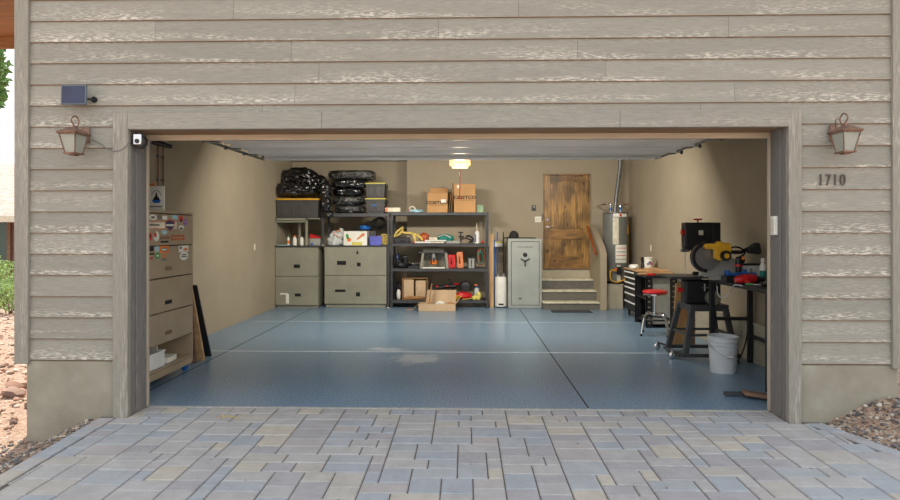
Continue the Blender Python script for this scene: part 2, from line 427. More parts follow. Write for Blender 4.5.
# ------------------------------------------------ facade
XA, XB = fx(16.5, YF) , fx(903, YF)      # outer edges of the corner boards
SA, SB = fx(30, YF), fx(891, YF)       # edges of the siding
TLo, TRo = fx(114.5, YF), fx(800, YF)    # outer edges of the door trim
Z0, LAP = .47, .18
rs = random.Random(5)
def lap_row(mb, x0, x1, z, h=LAP):
    """one course, cut into boards; thick at its foot"""
    cuts = [x0]
    if x1 - x0 > 2:
        c = x0 + rs.uniform(1.0, 2.6)
        while c < x1 - .6:
            cuts.append(c); c += rs.choice((2.4, 3.1, 3.66))
    cuts.append(x1)
    for a, b in zip(cuts[:-1], cuts[1:]):
        a += .001; b -= .001; yb = YF + .02; f0, f1 = YF - .006, YF + .006
        zt = z + h + .012
        vs = [(a, f0, z), (b, f0, z), (b, f1, zt), (a, f1, zt), (a, yb, z), (b, yb, z), (b, yb, zt), (a, yb, zt)]
        mb.add(vs, [(0, 1, 2, 3), (4, 7, 6, 5), (2, 6, 7, 3), (0, 3, 7, 4), (1, 5, 6, 2)], 0)
        mb.add([(a, f0 + .001, z + .0005), (b, f0 + .001, z + .0005), (b, yb, z), (a, yb, z), (a, f0 - .0004, z + .0035), (b, f0 - .0004, z + .0035), (a, f0 - .0004, z - .001), (b, f0 - .0004, z - .001)],
               [(0, 1, 3, 2), (6, 7, 5, 4), (6, 7, 2, 3)], 1)
sid = MB()
for i in range(0, 26):
    z = Z0 + i * LAP
    if i < 11: lap_row(sid, SA, TLo + .02, z); lap_row(sid, TRo - .02, SB, z)
    else: lap_row(sid, SA, SB, z)
struct(sid.build('wall_siding', ['siding', 'lap_edge'], smooth=False))
struct(MB().box(XA + .03, TLo + .05, YF + .02, -.14, Z0, 5.2).box(TRo - .05, XB - .03, YF + .02, -.14, Z0, 5.2).box(TLo, TRo, YF + .02, -.14, OT + .03, 5.2)
       .box(XA + .03, XB - .03, -.14, .0, CZ + .1, 5.2).build('wall_core', 'trimwood', smooth=False))
# corner boards
struct(MB().box(XA, SA + .004, YF - .028, YF + .02, Z0 - .03, 5.2).box(XA, XA + .03, YF + .02, -.0, Z0 - .03, 5.2).build('trim_5', 'trimwood_v', bevel=.004))
struct(MB().box(SB - .004, XB, YF - .028, YF + .02, Z0 - .03, 5.2).box(XB - .03, XB, YF + .02, -.0, Z0 - .03, 5.2).build('trim_6', 'trimwood_v', bevel=.004))
# door casing: two legs and a head
struct(MB().box(TLo, OL, YF - .03, YF + .02, -.05, OT + .14).build('trim_7', 'trimwood_v', bevel=.004))
struct(MB().box(OR_, TRo, YF - .03, YF + .02, -.05, OT + .14).build('trim_8', 'trimwood_v', bevel=.004))
hd = MB()
for a, b in ((OL, -1.2), (-1.198, 1.28), (1.282, OR_)): hd.box(a, b, YF - .03, YF + .02, OT, OT + .14)
struct(hd.build('trim_9', 'trimwood', bevel=.003))
# jamb linings, head lining and door stops
struct(MB().box(OL - .02, OL, YF + .02, 0, -.03, OT + .02).box(OL, OL + .012, YF + .09, YF + .19, -.0, OT).build('trim_10', 'jamb_v', bevel=.003))
struct(MB().box(OR_, OR_ + .02, YF + .02, 0, -.03, OT + .02).box(OR_ - .012, OR_, YF + .09, YF + .19, 0, OT).build('trim_11', 'jamb_v', bevel=.003))
struct(MB().box(OL, OR_, YF + .02, 0, OT, OT + .02).build('trim_12', 'head_wood', smooth=False))
struct(MB().box(OL, OL + .010, -.045, -.005, 0, OT).build('trim_13', 'stop_wood', bevel=.003))
struct(MB().box(OR_ - .012, OR_, -.045, -.005, 0, OT).build('trim_14', 'stop_wood', bevel=.003))
struct(MB().box(OL + .010, OR_ - .012, -.045, -.005, OT - .05, OT).build('trim_15', 'stop_wood_h', bevel=.003))
# rendered foundation
struct(MB().box(fx(26, YF), TLo + .01, YF + .0, -.02, -.5, Z0 - .005).build('wall_foundation_left', 'stucco', bevel=.015))
struct(MB().box(TRo - .01, fx(898, YF), YF + .0, -.02, -.5, Z0 - .005).build('wall_foundation_right', 'stucco', bevel=.015))
# the rest of the house: side walls and roof
ext = MB()
for i in range(26):
    z = Z0 + i * LAP - .04
    for x, d in ((XL - .06, -1), (XR + .12, 1)):
        ext.add([(x + d * .012, .12, z), (x + d * .012, YB2 + .1, z), (x, YB2 + .1, z + LAP), (x, .12, z + LAP), (x, .12, z), (x, YB2 + .1, z)], [(0, 1, 2, 3), (0, 4, 5, 1)])
ext.box(XL - .065, XL - .06, .12, YB2 + .1, -.5, 5.1).box(XR + .12, XR + .125, 0, YB2 + .1, -.5, 5.1)
struct(ext.build('wall_outside', 'siding', smooth=False))
rf = MB().prism([(-1.0, 5.05), (YB2 + .8, 5.05), (YB2 + .8, 5.25), (4.0, 7.0), (-1.0, 5.25)], 'x', XA - .5, XB + .5)
struct(rf.build('roof', 'neigh_roof', smooth=False))

# ------------------------------------------------ overhead door, parked under the ceiling
door = thing('garage_door', 'open overhead garage door of ribbed galvanised panels parked above the opening', 'garage door', (0, .5, 2.5))
DX0, DX1 = -2.80, 2.69
for k in range(4):
    y0 = .62 + k * .60; z = 2.585 + .004 * k
    mb = MB().box(DX0, DX1, y0, y0 + .59, z + .03, z + .06)
    p = mb.build('panel', 'galv_mid', door, bevel=.004); mb = MB()
    mb.box(DX0, DX1, y0 + .0, y0 + .035, z - .03, z + .03).box(DX0, DX1, y0 + .545, y0 + .585, z - .03, z + .03)
    mb.box(DX0, DX1, y0 + .20, y0 + .225, z - .0, z + .03).box(DX0, DX1, y0 + .37, y0 + .395, z - .0, z + .03)
    mb.build('rib', 'galv', p, bevel=.003)
    MB().box(DX0, DX1, y0 + .036, y0 + .056, z + .018, z + .0295).box(DX0, DX1, y0 + .226, y0 + .240, z + .02, z + .0295).box(DX0, DX1, y0 + .396, y0 + .410, z + .02, z + .0295).box(DX0, DX1, y0 + .586, y0 + .599, z - .028, z + .0295).build('seam', 'galv_dark', p)  # dark strips behind the ribs stand in for shade; last is the section gap
    for sx in (DX0, DX1):
        s_ = 1 if sx < 0 else -1
        h = MB().box(min(sx, sx + s_ * .09), max(sx, sx + s_ * .09), y0 - .03, y0 + .06, z - .045, z - .02).cyl((sx - s_ * .10, y0 + .02, z - .02), (sx + s_ * .07, y0 + .02, z - .02), .006, n=8)
        h.cyl((sx - s_ * .10, y0 + .02, z - .02), (sx - s_ * .075, y0 + .02, z - .02), .024, n=14)
        h.build('hinge', 'galv_dark', p)
st = MB().box(DX0 + .1, DX1 - .1, 2.90, 2.96, 2.545, 2.58); st.build('strut', 'galv', door, bevel=.003)
for x0, x1 in ((OL - .055, OL - .02), (OR_ + .02, OR_ + .055)):
    nm = 'left' if x0 < 0 else 'right'
    tr = MB(); xc = (x0 + x1) / 2; dz = 0
    path = curve([(xc, .05, .02), (xc, .05, 1.2), (xc, .06, 2.25), (xc, .18, 2.48), (xc, .42, 2.56), (xc, 1.5, 2.575), (xc, 3.2, 2.59)], 6)
    tr.tube(path, .016, 6)
    tr.build('track', 'galv_dark', door)
for x in (OL - .038, OR_ + .038):
    MB().box(x - .012, x + .012, 3.15, 3.18, 2.58, CZ).box(x - .012, x + .012, 1.4, 1.43, 2.58, CZ).build('track_hanger', 'galv_dark', door)
# opener with its lit lens and red pull
Yo = 3.75; xo = fx(460, Yo)
op = thing('garage_door_opener', 'ceiling-hung garage door opener with a glowing amber light lens and red pull cord', 'garage door opener', (xo, Yo, 2.5))
MB().box(xo - .14, xo + .14, Yo, Yo + .34, 2.62, 2.80).build('housing', 'galv_dark', op, bevel=.02)
MB().box(xo - .155, xo + .155, Yo - .10, Yo - .001, 2.55, 2.74, 0).box(xo - .13, xo + .13, Yo - .09, Yo - .01, 2.53, 2.55, 0).build('light_lens', 'lens_glow', op, bevel=.02)
MB().box(xo - .12, xo + .12, Yo - .09, Yo - .01, 2.51, 2.529).build('lens_rim', 'stop_wood', op, bevel=.006)
MB().box(xo - .02, xo + .02, 1.0, Yo - .11, 2.75, 2.785).build('rail', 'galv', op)
MB().box(xo - .012, xo + .012, Yo + .2, Yo + .22, 2.76, CZ).box(xo - .10, xo - .08, Yo + .25, Yo + .27, 2.76, CZ).build('hanger', 'galv_dark', op)
cb = MB(); zc_ = fz(199, 3.4)
cb.tube(curve([(xo, 3.40, 2.75), (xo + .004, 3.4, 2.3), (xo - .002, 3.4, zc_ + .02)], 4), .0055, 6)
cord = cb.build('pull_cord', 'red', op)
MB().box(xo - .035, xo + .035, 3.39, 3.41, zc_, zc_ + .016).box(xo - .008, xo + .008, 3.39, 3.41, zc_ + .016, zc_ + .05).build('handle', 'red', cord, bevel=.004)
ld = bpy.data.lights.new('opener_bulb', 'POINT'); lo = bpy.data.objects.new('opener_bulb', ld); COL.objects.link(lo)
ld.energy = 18; ld.color = (1, .78, .5); ld.shadow_soft_size = .08; lo.location = (xo, Yo - .2, 2.42); lo['kind'] = 'helper'
# added fill lights, unseen under the ceiling, tilted to brighten the garage's back
for i, (x, y) in enumerate(((-1.7, 3.5), (1.5, 3.5))):
    sl = thing('fill_light', ('added fill light tilted under the ceiling on the side of the filing cabinets', 'added fill light tilted under the ceiling on the side of the tool chest')[i], 'added fill light', (x, y, CZ), 'added fill lights under the ceiling')
    T = rotax((x, y, CZ - .14), R(48), 'X')
    MB().cyl((x, y, CZ - .12), (x, y, CZ - .001), .02, n=10).cyl((x, y, CZ - .012), (x, y, CZ - .001), .06, n=16).build('stem', 'white', sl)
    MB().box(x - .62, x + .62, y - .13, y + .13, CZ - .15, CZ - .12).xf(T).build('housing', 'white', sl, bevel=.005)
    MB().box(x - .6, x + .6, y - .11, y + .11, CZ - .158, CZ - .1505).xf(T).build('diffuser', 'fill_glow', sl)
    al = bpy.data.lights.new('fill_lamp', 'AREA'); ao = bpy.data.objects.new('fill_lamp', al); COL.objects.link(ao)
    al.shape = 'RECTANGLE'; al.size = 1.2; al.size_y = .22; al.energy = 95; al.color = (1, .94, .84)
    ao.location = T @ Vector((x, y, CZ - .165)); ao.rotation_euler = (R(48), 0, 0)

# ------------------------------------------------ ground, driveway, gravel
def sm01(t): t = max(0, min(1, t)); return t * t * (3 - 2 * t)
def slope(y): return .012 * min(0, y)         # the drive falls gently away from the house
def edgeL(y): return -3.10 - .045 * min(0, y)
def edgeR(y): return 2.89 - .34 * max(-1.2, min(0, y + .25))
def gz(x, y):
    z = slope(y) - .015
    if x < edgeL(y): z -= .21 * sm01((edgeL(y) - x) / .55) - .03 * sm01((-x - 4.5) / 3)
    if x > edgeR(y): z += .21 * sm01((x - edgeR(y)) / .55) * (1 - .8 * sm01((-.5 - y) / 1.2)) - .05 * sm01((x - 4) / 3)
    return z
g = MB(); NX, NY = 90, 60; vs = []
xs = [-30 + 60 * (i / NX) for i in range(NX + 1)]
xs = sorted(set([round(v, 3) for v in xs] + [round(-5 + .1 * i, 3) for i in range(101)]))
ys = sorted(set([round(-14 + 1.2 * i, 3) for i in range(40)] + [round(-3 + .1 * i, 3) for i in range(31)]))
for y in ys:
    for x in xs:
        z = gz(x, y) + (.012 * mnoise.noise(Vector((x * 4, y * 4, 0))) if x < edgeL(y) or x > edgeR(y) else -.03)
        if XL - .05 < x < XR + .05 and y > -.1: z = -.3
        vs.append((x, y, z))
nx = len(xs); g.add(vs, [(j * nx + i, j * nx + i + 1, (j + 1) * nx + i + 1, (j + 1) * nx + i) for j in range(len(ys) - 1) for i in range(nx - 1)])
struct(g.build('ground', 'ground'))
# pavers in a mixed modular bond
U = .1; UY = .075; rp = random.Random(11); occ = {}; pv = MB()
NXg, NYg = 86, 60; x00 = -4.25
def paver(mb, x0, x1, y0, y1):
    g_ = .0035; b = .007; x0 += g_; x1 -= g_; y0 += g_; y1 -= g_
    zz = [slope(y0), slope(y1)]; r = rp.uniform(-.0015, .0015)
    vs = [(x0, y0, zz[0] - .03), (x1, y0, zz[0] - .03), (x1, y1, zz[1] - .03), (x0, y1, zz[1] - .03),
          (x0, y0, zz[0] - b + r), (x1, y0, zz[0] - b + r), (x1, y1, zz[1] - b + r), (x0, y1, zz[1] - b + r),
          (x0 + b, y0 + b, zz[0] + r), (x1 - b, y0 + b, zz[0] + r), (x1 - b, y1 - b, zz[1] + r), (x0 + b, y1 - b, zz[1] + r)]
    fs = [(0, 1, 5, 4), (1, 2, 6, 5), (2, 3, 7, 6), (3, 0, 4, 7), (4, 5, 9, 8), (5, 6, 10, 9), (6, 7, 11, 10), (7, 4, 8, 11), (8, 9, 10, 11)]
    mb.add(vs, fs)
for j in range(NYg):
    for i in range(NXg):
        if (i, j) in occ: continue
        opts = [(2, 2), (2, 2), (3, 2), (3, 2), (2, 3), (3, 3), (3, 2)]; rp.shuffle(opts); opts += [(2, 1), (1, 2), (1, 1)]
        if j == 0: opts = [(2, 2), (2, 1), (1, 1)]
        for a, b in opts:
            if all((i + p, j + q) not in occ for p in range(a) for q in range(b)) : break
        for p in range(a):
            for q in range(b): occ[(i + p, j + q)] = 1
        x0 = x00 + i * U; x1 = x0 + a * U; y1 = -.055 - j * UY; y0 = y1 - b * UY
        if x0 < edgeL(y0) + .13 or x1 > edgeR(y0) - .13: 
            if x1 < edgeL(y0) + .14 or x0 > edgeR(y0) - .14: continue
            x0 = max(x0, edgeL((y0 + y1) / 2) + .15); x1 = min(x1, edgeR((y0 + y1) / 2) - .15)
            if x1 - x0 < .03: continue
        if y1 > YF and (x1 > OR_ or x0 < OL): 
            x0 = max(x0, OL); x1 = min(x1, OR_)
            if x1 - x0 < .03: continue
        paver(pv, x0, x1, y0, y1)
y = YF - .04
while y > -4.5:
    y0 = y - .215
    for e, s_ in ((edgeL, 1), (edgeR, -1)):
        o = len(pv.v); paver(pv, 0, .14, y0, y)
        for k in range(o, len(pv.v)):
            v = pv.v[k]; v.x = e(v.y) + s_ * v.x
    y = y0
struct(pv.build('driveway', 'pavers', smooth=False))
struct(MB().add([(edgeL(-4.6), -4.6, slope(-4.6) - .008), (edgeR(-4.6), -4.6, slope(-4.6) - .008), (edgeR(YF), YF, slope(YF) - .008), (edgeL(YF), YF, slope(YF) - .008)], [(0, 1, 2, 3)])
       .add([(OL, YF, slope(YF) - .008), (OR_, YF, slope(YF) - .008), (OR_, -.03, -.008), (OL, -.03, -.008)], [(0, 1, 2, 3)]).build('driveway_sand', 'sand', smooth=False))
# gravel: loose stones
def stones(n, fn, r0, r1, seed):
    rr = random.Random(seed); mb = MB()
    t = (1 + sqrt(5)) / 2
    base = [Vector(v).normalized() for v in ((-1, t, 0), (1, t, 0), (-1, -t, 0), (1, -t, 0), (0, -1, t), (0, 1, t), (0, -1, -t), (0, 1, -t), (t, 0, -1), (t, 0, 1), (-t, 0, -1), (-t, 0, 1))]
    F = [(0, 11, 5), (0, 5, 1), (0, 1, 7), (0, 7, 10), (0, 10, 11), (1, 5, 9), (5, 11, 4), (11, 10, 2), (10, 7, 6), (7, 1, 8), (3, 9, 4), (3, 4, 2), (3, 2, 6), (3, 6, 8), (3, 8, 9), (4, 9, 5), (2, 4, 11), (6, 2, 10), (8, 6, 7), (9, 8, 1)]
    for _ in range(n):
        p = fn(rr)
        if p is None: continue
        r = r0 + (r1 - r0) * rr.random() ** 2.5; a = rr.uniform(0, 6.3); sx, sy, sz = rr.uniform(.7, 1.3), rr.uniform(.7, 1.1), rr.uniform(.45, .85)
        vs = []
        for v in base:
            q = v * rr.uniform(.85, 1.1); x, y2 = q.x * sx * r, q.y * sy * r
            vs.append((p[0] + x * cos(a) - y2 * sin(a), p[1] + x * sin(a) + y2 * cos(a), p[2] + q.z * sz * r + r * .25))
        mb.add(vs, F)
    return mb
def fr(rr):
    y = -2.6 + 2.3 * rr.random(); x = edgeR(y) + 1.6 * rr.random() ** 1.3
    if y > YF - .01: return None
    return (x, y, gz(x, y))
def fl_(rr):
    y = -2.4 + 2.08 * rr.random(); x = edgeL(y) - .02 - 2.2 * rr.random() ** 1.2
    return (x, y, gz(x, y))
def fl2(rr):
    y = -.26 + 8 * rr.random() ** 1.5; x = -4.1 - 3.6 * rr.random() - y * .6
    return (x, y, gz(x, y))
def fr2(rr):
    y = -.3 + 6 * rr.random(); x = 3.75 + 3 * rr.random()
    return (x, y, gz(x, y))
tag(stones(5200, fr, .008, .024, 1).build('gravel', 'stones', smooth=False), 'brown and grey river gravel banked against the foundation right of the drive', 'gravel', kind='stuff')
tag(stones(4200, fl_, .006, .022, 2).build('gravel', 'stones', smooth=False), 'fine reddish gravel in the shade along the left edge of the paver drive', 'gravel', kind='stuff')
tag(stones(3200, fl2, .01, .05, 3).build('gravel', 'stones_pink', smooth=False), 'sunlit pink gravel and rubble left of the garage corner', 'gravel', kind='stuff')
tag(stones(900, fr2, .01, .04, 4).build('gravel', 'stones_pink', smooth=False), 'pale sunlit gravel behind the garage\'s right corner', 'gravel', kind='stuff')
rr = random.Random(9)
for k in range(5):
    x, y = -4.25 - .75 * rr.random() - .1 * k, .35 + .42 * k * .8
    z = gz(x, y)
    tag(MB().blob((x, y, z + .04), (rr.uniform(.08, .15), rr.uniform(.07, .12), rr.uniform(.06, .09)), .25, 1.2, k, 2, z - .02).build('rock', 'stones_pink', ang=20),
        'pinkish rock lying in the sunlit gravel beyond the corner of the house', 'rock', 'rocks in the gravel beside the house')
lf = MB(); rr = random.Random(3)
for k in range(26):
    x, y = rr.uniform(-2.9, 2.9), rr.uniform(-2, -.1); a = rr.uniform(0, 6.3); r = rr.uniform(.006, .016); z = slope(y) + .002
    lf.add([(x - r * cos(a), y - r * sin(a), z), (x + r * .5 * sin(a), y - r * .5 * cos(a), z + .004), (x + r * cos(a), y + r * sin(a), z + .002), (x - r * .5 * sin(a), y + r * .5 * cos(a), z + .005)], [(0, 1, 2, 3)])
tag(lf.build('leaf_litter', 'scrap', smooth=False), 'tiny dry leaf scraps scattered over the paver drive', 'leaf litter', kind='stuff')
wd = MB(); rr = random.Random(4); wx, wy = fx(228, -.33), -.33
for k in range(34):
    x, y = wx + rr.gauss(0, .055), wy + rr.gauss(0, .018); z = slope(y)
    wd.add([(x, y, z - .002), (x + .006, y, z - .002), (x + rr.gauss(0, .015), y + rr.gauss(0, .015), z + rr.uniform(.008, .028))], [(0, 1, 2)])
tag(wd.build('weed', 'rope_yellow', smooth=False), 'small dry weed growing in a paver joint near the garage floor', 'weed')

# ------------------------------------------------ porch corner, neighbour, tree, shrubs on the left
pr = MB(); 
pr.box(-9.5, -4.15, -.2, 1.3, 3.75, 3.79, 0)
for k in range(8): pr.box(-9.5 + k * .7, -9.42 + k * .7, -.2, 1.3, 3.79, 3.91, 0)
pr.box(-9.5, -4.15, -.25, -.2, 3.71, 3.95, 0).box(-9.5, -4.15, 1.3, 1.36, 3.63, 3.95, 0)
pr.box(-9.6, -4.1, -.3, 1.4, 3.95, 4.01, 0)
por = thing('porch_roof', 'orange stained timber porch roof beyond the left corner of the garage', 'porch roof', (-6.8, .5, 3.4))
pr.build('timbers', 'porch_wood', por, bevel=.01)
for x in (-9.2,):
    for y in (-.1, 1.2): MB().box(x - .07, x + .07, y - .07, y + .07, -.2, 3.75).build('post', 'porch_wood', por, bevel=.01)
MB().box(-4.15, XA - .0, -.12, .12, 3.75, 3.93).build('beam', 'porch_wood', por, bevel=.01)

nb = thing('neighbour_house', 'brown wood-sided neighbouring house with pale shingle roof beyond the left corner', 'house', (-16, 12, -.1))
rfz = fz(218, 11.6)
wl = MB()
for k in range(10): 
    z = -.1 + k * .2
    wl.add([(-24, 11.98, z), (-9.0, 11.98, z), (-9.0, 12.0, z + .2), (-24, 12.0, z + .2), (-24, 12.0, z), (-9, 12.0, z)], [(0, 1, 2, 3), (0, 4, 5, 1)])
wl.box(-24, -9.0, 12.0, 18, -.3, rfz + .1); wl.build('wall', 'neigh_wall', nb, smooth=False)
MB().prism([(11.2, rfz), (18.8, rfz), (15, rfz + 1.95)], 'x', -24.6, -8.6).build('roof', 'neigh_roof', nb, smooth=False)
MB().box(-24.6, -8.6, 11.08, 11.2, rfz - .12, rfz + .06).tube([(-12.0, 11.14, rfz - .1), (-12.0, 11.14, rfz - .25), (-12.0, 11.9, rfz - .5), (-12.0, 11.9, .0)], .04).build('gutter', 'cream', nb)
wx0, wx1 = fx(-30, 11.95), fx(8, 11.95); wz0, wz1 = fz(270, 11.95, 0), fz(222, 11.95, 0)
wf = MB().box(wx0 - .1, wx1 + .1, 11.90, 11.97, wz0 - .1, wz0).box(wx0 - .1, wx1 + .1, 11.90, 11.97, wz1, wz1 + .1).box(wx0 - .1, wx0, 11.90, 11.97, wz0, wz1).box(wx1, wx1 + .1, 11.90, 11.97, wz0, wz1).build('window', 'scrap', nb)
MB().box(wx0, wx1, 11.94, 11.975, wz0, wz1).build('pane', 'window_glass', wf)
def leafy(mb, c, r, n, seed, s=.07):
    rr = random.Random(seed)
    for _ in range(n):
        while True:
            p = Vector((rr.uniform(-1, 1), rr.uniform(-1, 1), rr.uniform(-1, 1)))
            if .3 < p.length < 1: break
        q = Vector((c[0] + p.x * r[0], c[1] + p.y * r[1], c[2] + p.z * r[2]))
        a = Vector((rr.gauss(0, 1), rr.gauss(0, 1), rr.gauss(0, 1))).normalized() * s; b = a.orthogonal().normalized() * s * .45
        mb.add([q - a, q + b, q + a, q - b], [(0, 1, 2, 3)])
    return mb
def tree(c, h, r, label, name='tree', mat='leaf', n=2600, seed=1, s=.13, grp=None):
    t_ = thing(name, label, 'tree', (c[0], c[1], c[2]), grp); tk = MB()
    tk.tube(curve([(c[0], c[1], c[2] - .1), (c[0] + .1, c[1], c[2] + h * .4), (c[0], c[1], c[2] + h * .8)], 4), [.16, .15, .14, .13, .12, .1, .09, .07, .05][:9], 8)
    rr = random.Random(seed)
    for k in range(6):
        a = k * 1.1; z = c[2] + h * rr.uniform(.4, .6)
        tk.tube([(c[0] + .05, c[1], z), (c[0] + cos(a) * r * .7, c[1] + sin(a) * r * .7, z + h * .25)], [.06, .02], 6)
    tk.build('trunk', 'bark', t_)
    leafy(MB(), (c[0], c[1], c[2] + h * .75), (r, r, h * .2), n, seed, s).build('crown', mat, t_, smooth=False)
tree((-12.42, 9.2, -.2), 7.7, .95, 'slim green tree standing in front of the neighbouring house at the left edge', n=3000)
for k, (px, Y, h) in enumerate(((6, 8.5, 1.05), (13, 7.2, .75), (-12, 9.0, 1.3))):
    x = fx(px, Y) - .05; z = gz(x, Y)
    sh = thing('shrub', ('pale green shrub growing against the brown neighbouring house', 'low pale shrub growing close to the garage corner board', 'taller shrub growing under the neighbouring window')[k], 'shrub', (x, Y, z), 'shrubs between the houses')
    leafy(MB(), (x, Y, z + h * .55), (.42, .4, h * .5), 900, k + 20, .035).build('foliage', 'leaf_light', sh, smooth=False)
    st_ = MB()
    for q in range(6): st_.tube([(x, Y, z - .03), (x + .25 * cos(q), Y + .25 * sin(q), z + h * .7)], [.012, .004], 5)
    st_.build('stem', 'bark', sh)
# far tree line behind, seen as a haze of green only
for k in range(0):
    tree((-30 + 6 * k, 30 + 2 * (k % 2), -.3), 5.0, 3.2, 'distant green tree behind the neighbouring house', seed=40 + k, n=1200, s=.3, grp='distant trees behind the neighbouring house')
# ================================================================== OUTSIDE FITTINGS
# carriage lanterns
def lantern(mx, mz, label):
    t_ = thing('wall_lantern', label, 'wall lantern', (mx, YF - .012, mz), 'carriage lanterns beside the garage opening')
    y0 = YF - .012; yc = y0 - .19; SCL = Matrix.Translation(Vector((mx, YF - .012, mz - .02))) @ Matrix.Diagonal((.66, .84, .82, 1)) @ Matrix.Translation(-Vector((mx, YF - .012, mz)))
    MB().box(mx - .055, mx + .055, y0 - .022, y0, mz - .09, mz + .075).xf(SCL).build('back_plate', 'bronze', t_, bevel=.008)
    a = MB().tube(curve([(mx, y0 - .02, mz - .02), (mx, y0 - .07, mz - .03), (mx, y0 - .13, mz + .02), (mx, yc - .04, mz + .10), (mx, yc + .02, mz + .155), (mx, yc + .075, mz + .12), (mx, yc + .06, mz + .06), (mx, yc + .01, mz + .035)], 5), .0075, 8)
    a.tube(curve([(mx - .0, y0 - .05, mz + .01), (mx - .045, y0 - .10, mz + .05), (mx - .07, y0 - .14, mz + .105), (mx - .045, y0 - .16, mz + .10)], 4), .005, 6)
    a.xf(SCL).build('scroll_arm', 'bronze', t_)
    rf = MB(); z = mz - .02
    rf.box(mx - .115, mx + .115, yc - .115, yc + .115, z - .022, z, top=(-.012,) * 4)
    rf.box(mx - .125, mx + .125, yc - .125, yc + .125, z, z + .045, top=(.075,) * 4)
    rf.box(mx - .045, mx + .045, yc - .045, yc + .045, z + .045, z + .062, top=(.028,) * 4).lathe([(.012, z + .06), (.018, z + .072), (.006, z + .085)], (mx, yc, 0), 10)
    rf.xf(SCL).build('roof', 'bronze', t_, bevel=.003)
    fr = MB(); zt, zb = z - .022, z - .20; a1, a0 = .10, .062
    for sx in (-1, 1):
        for sy in (-1, 1):
            fr.tube([(mx + sx * a1, yc + sy * a1, zt), (mx + sx * a0, yc + sy * a0, zb)], .0065, 6)
    fr.box(mx - a0 - .012, mx + a0 + .012, yc - a0 - .012, yc + a0 + .012, zb - .014, zb, top=(-.004,) * 4)
    fr.box(mx - .035, mx + .035, yc - .035, yc + .035, zb - .026, zb - .014)
    fr.xf(SCL).build('frame', 'bronze', t_)
    for sx, sy in ((-1, 0), (1, 0), (0, -1), (0, 1)):
        p = MB(); q = .0
        def c(r, k): return (mx + (sx * r if sx else k * (r - .006)), yc + (sy * r if sy else k * (r - .006)))
        vs = [(*c(a0 - .004, -1), zb), (*c(a0 - .004, 1), zb), (*c(a1 - .004, 1), zt), (*c(a1 - .004, -1), zt)]
        vs += [(x - sx * .003, y - sy * .003, zz) for x, y, zz in vs]
        p.add(vs, [(0, 1, 2, 3), (4, 5, 6, 7), (0, 1, 5, 4), (1, 2, 6, 5), (2, 3, 7, 6), (3, 0, 4, 7)]).xf(SCL).build('pane', 'lantern_glass', t_, smooth=False)
    MB().cyl((mx, yc, zb), (mx, yc, zb + .07), .011, n=10).blob((mx, yc, zb + .09), (.018, .018, .028), 0, 1, 0, 2).xf(SCL).build('bulb', 'cream', t_)
    return t_
lantern(fx(87, YF), 1.567 + (HZ - 131) / 119, 'bronze carriage lantern under the small solar panel, left of the opening')
lantern(fx(832, YF), 1.567 + (HZ - 130) / 121.5, 'bronze carriage lantern above the house number 1710')
# solar panel
sx0, sx1 = fx(62, YF - .1), fx(87, YF - .1); sz1, sz0 = fz(85, YF - .1, 75), fz(105, YF - .1, 75)
sp = thing('solar_panel', 'small dark solar panel on the siding above the left lantern', 'solar panel', (sx1, YF - .01, (sz0 + sz1) / 2))
cxm = (sx0 + sx1) / 2; czm = (sz0 + sz1) / 2
MB().box(sx0, sx1, YF - .115, YF - .095, sz0, sz1).xf(rotax((cxm, YF - .1, czm), R(-2), 'X')).build('frame', 'solar_frame', sp, bevel=.004)
MB().box(sx0 + .012, sx1 - .012, YF - .119, YF - .116, sz0 + .012, sz1 - .012).xf(rotax((cxm, YF - .1, czm), R(-2), 'X')).build('cells', 'solar', sp)
MB().tube([(cxm, YF - .095, czm), (cxm + .06, YF - .05, czm - .02), (sx1 + .005, YF - .012, czm - .02)], .009, 8).cyl((sx1 + .005, YF - .02, czm - .02), (sx1 + .005, YF + .0, czm - .02), .025, n=14).build('bracket', 'black', sp)
# camera on the left jamb, with its lead
jx = fx(139, -.2)
ca = thing('security_camera', 'small silver and black security camera on the left side of the opening', 'security camera', (OL, -.2, fz(143, -.2, 139)))
jz = fz(143, -.2, 139)
MB().cyl((OL, -.2, jz), (OL + .03, -.2, jz), .02, n=12).build('mount', 'black', ca)
MB().lathe([(.04, -.3), (.056, -.292), (.056, -.235), (.044, -.215)], (OL + .065, 0, jz), 20, axis='y').build('body', 'black', ca)
MB().box(OL + .03, OL + .10, -.312, -.301, jz - .03, jz + .062).build('face', 'chrome', ca, bevel=.01)
MB().cyl((OL + .065, -.316, jz), (OL + .065, -.3125, jz), .02, n=16).build('lens', 'black', ca)
cw = MB().tube(curve([(fx(93, YF), YF - .014, fz(140, YF, 93)), (fx(102, YF), YF - .014, fz(144, YF, 102)), (fx(112, YF), YF - .036, fz(151, YF, 112)), (fx(122, YF), YF - .036, fz(151, YF, 122)), (OL - .012, YF - .036, fz(147, YF, 128)), (OL + .004, YF - .02, jz - .02), (OL + .006, -.215, jz - .005)], 4), .003, 5)
tag(cw.build('cable', 'galv_dark'), 'thin grey lead running from the left lantern to the security camera', 'cable')
# keypad / sensor on the right jamb
kz0, kz1 = fz(235, -.16, 778), fz(216, -.16, 778)
kp = thing('door_sensor', 'pale box sensor fixed to the weathered right jamb of the opening', 'sensor', (OR_ - .012, -.16, kz0))
MB().box(OR_ - .042, OR_ - .0125, -.19, -.12, kz0, kz1).build('case', 'white', kp, bevel=.005)
MB().box(OR_ - .0435, OR_ - .042, -.175, -.135, kz0 + .03, kz1 - .03).build('cover', 'cream', kp)
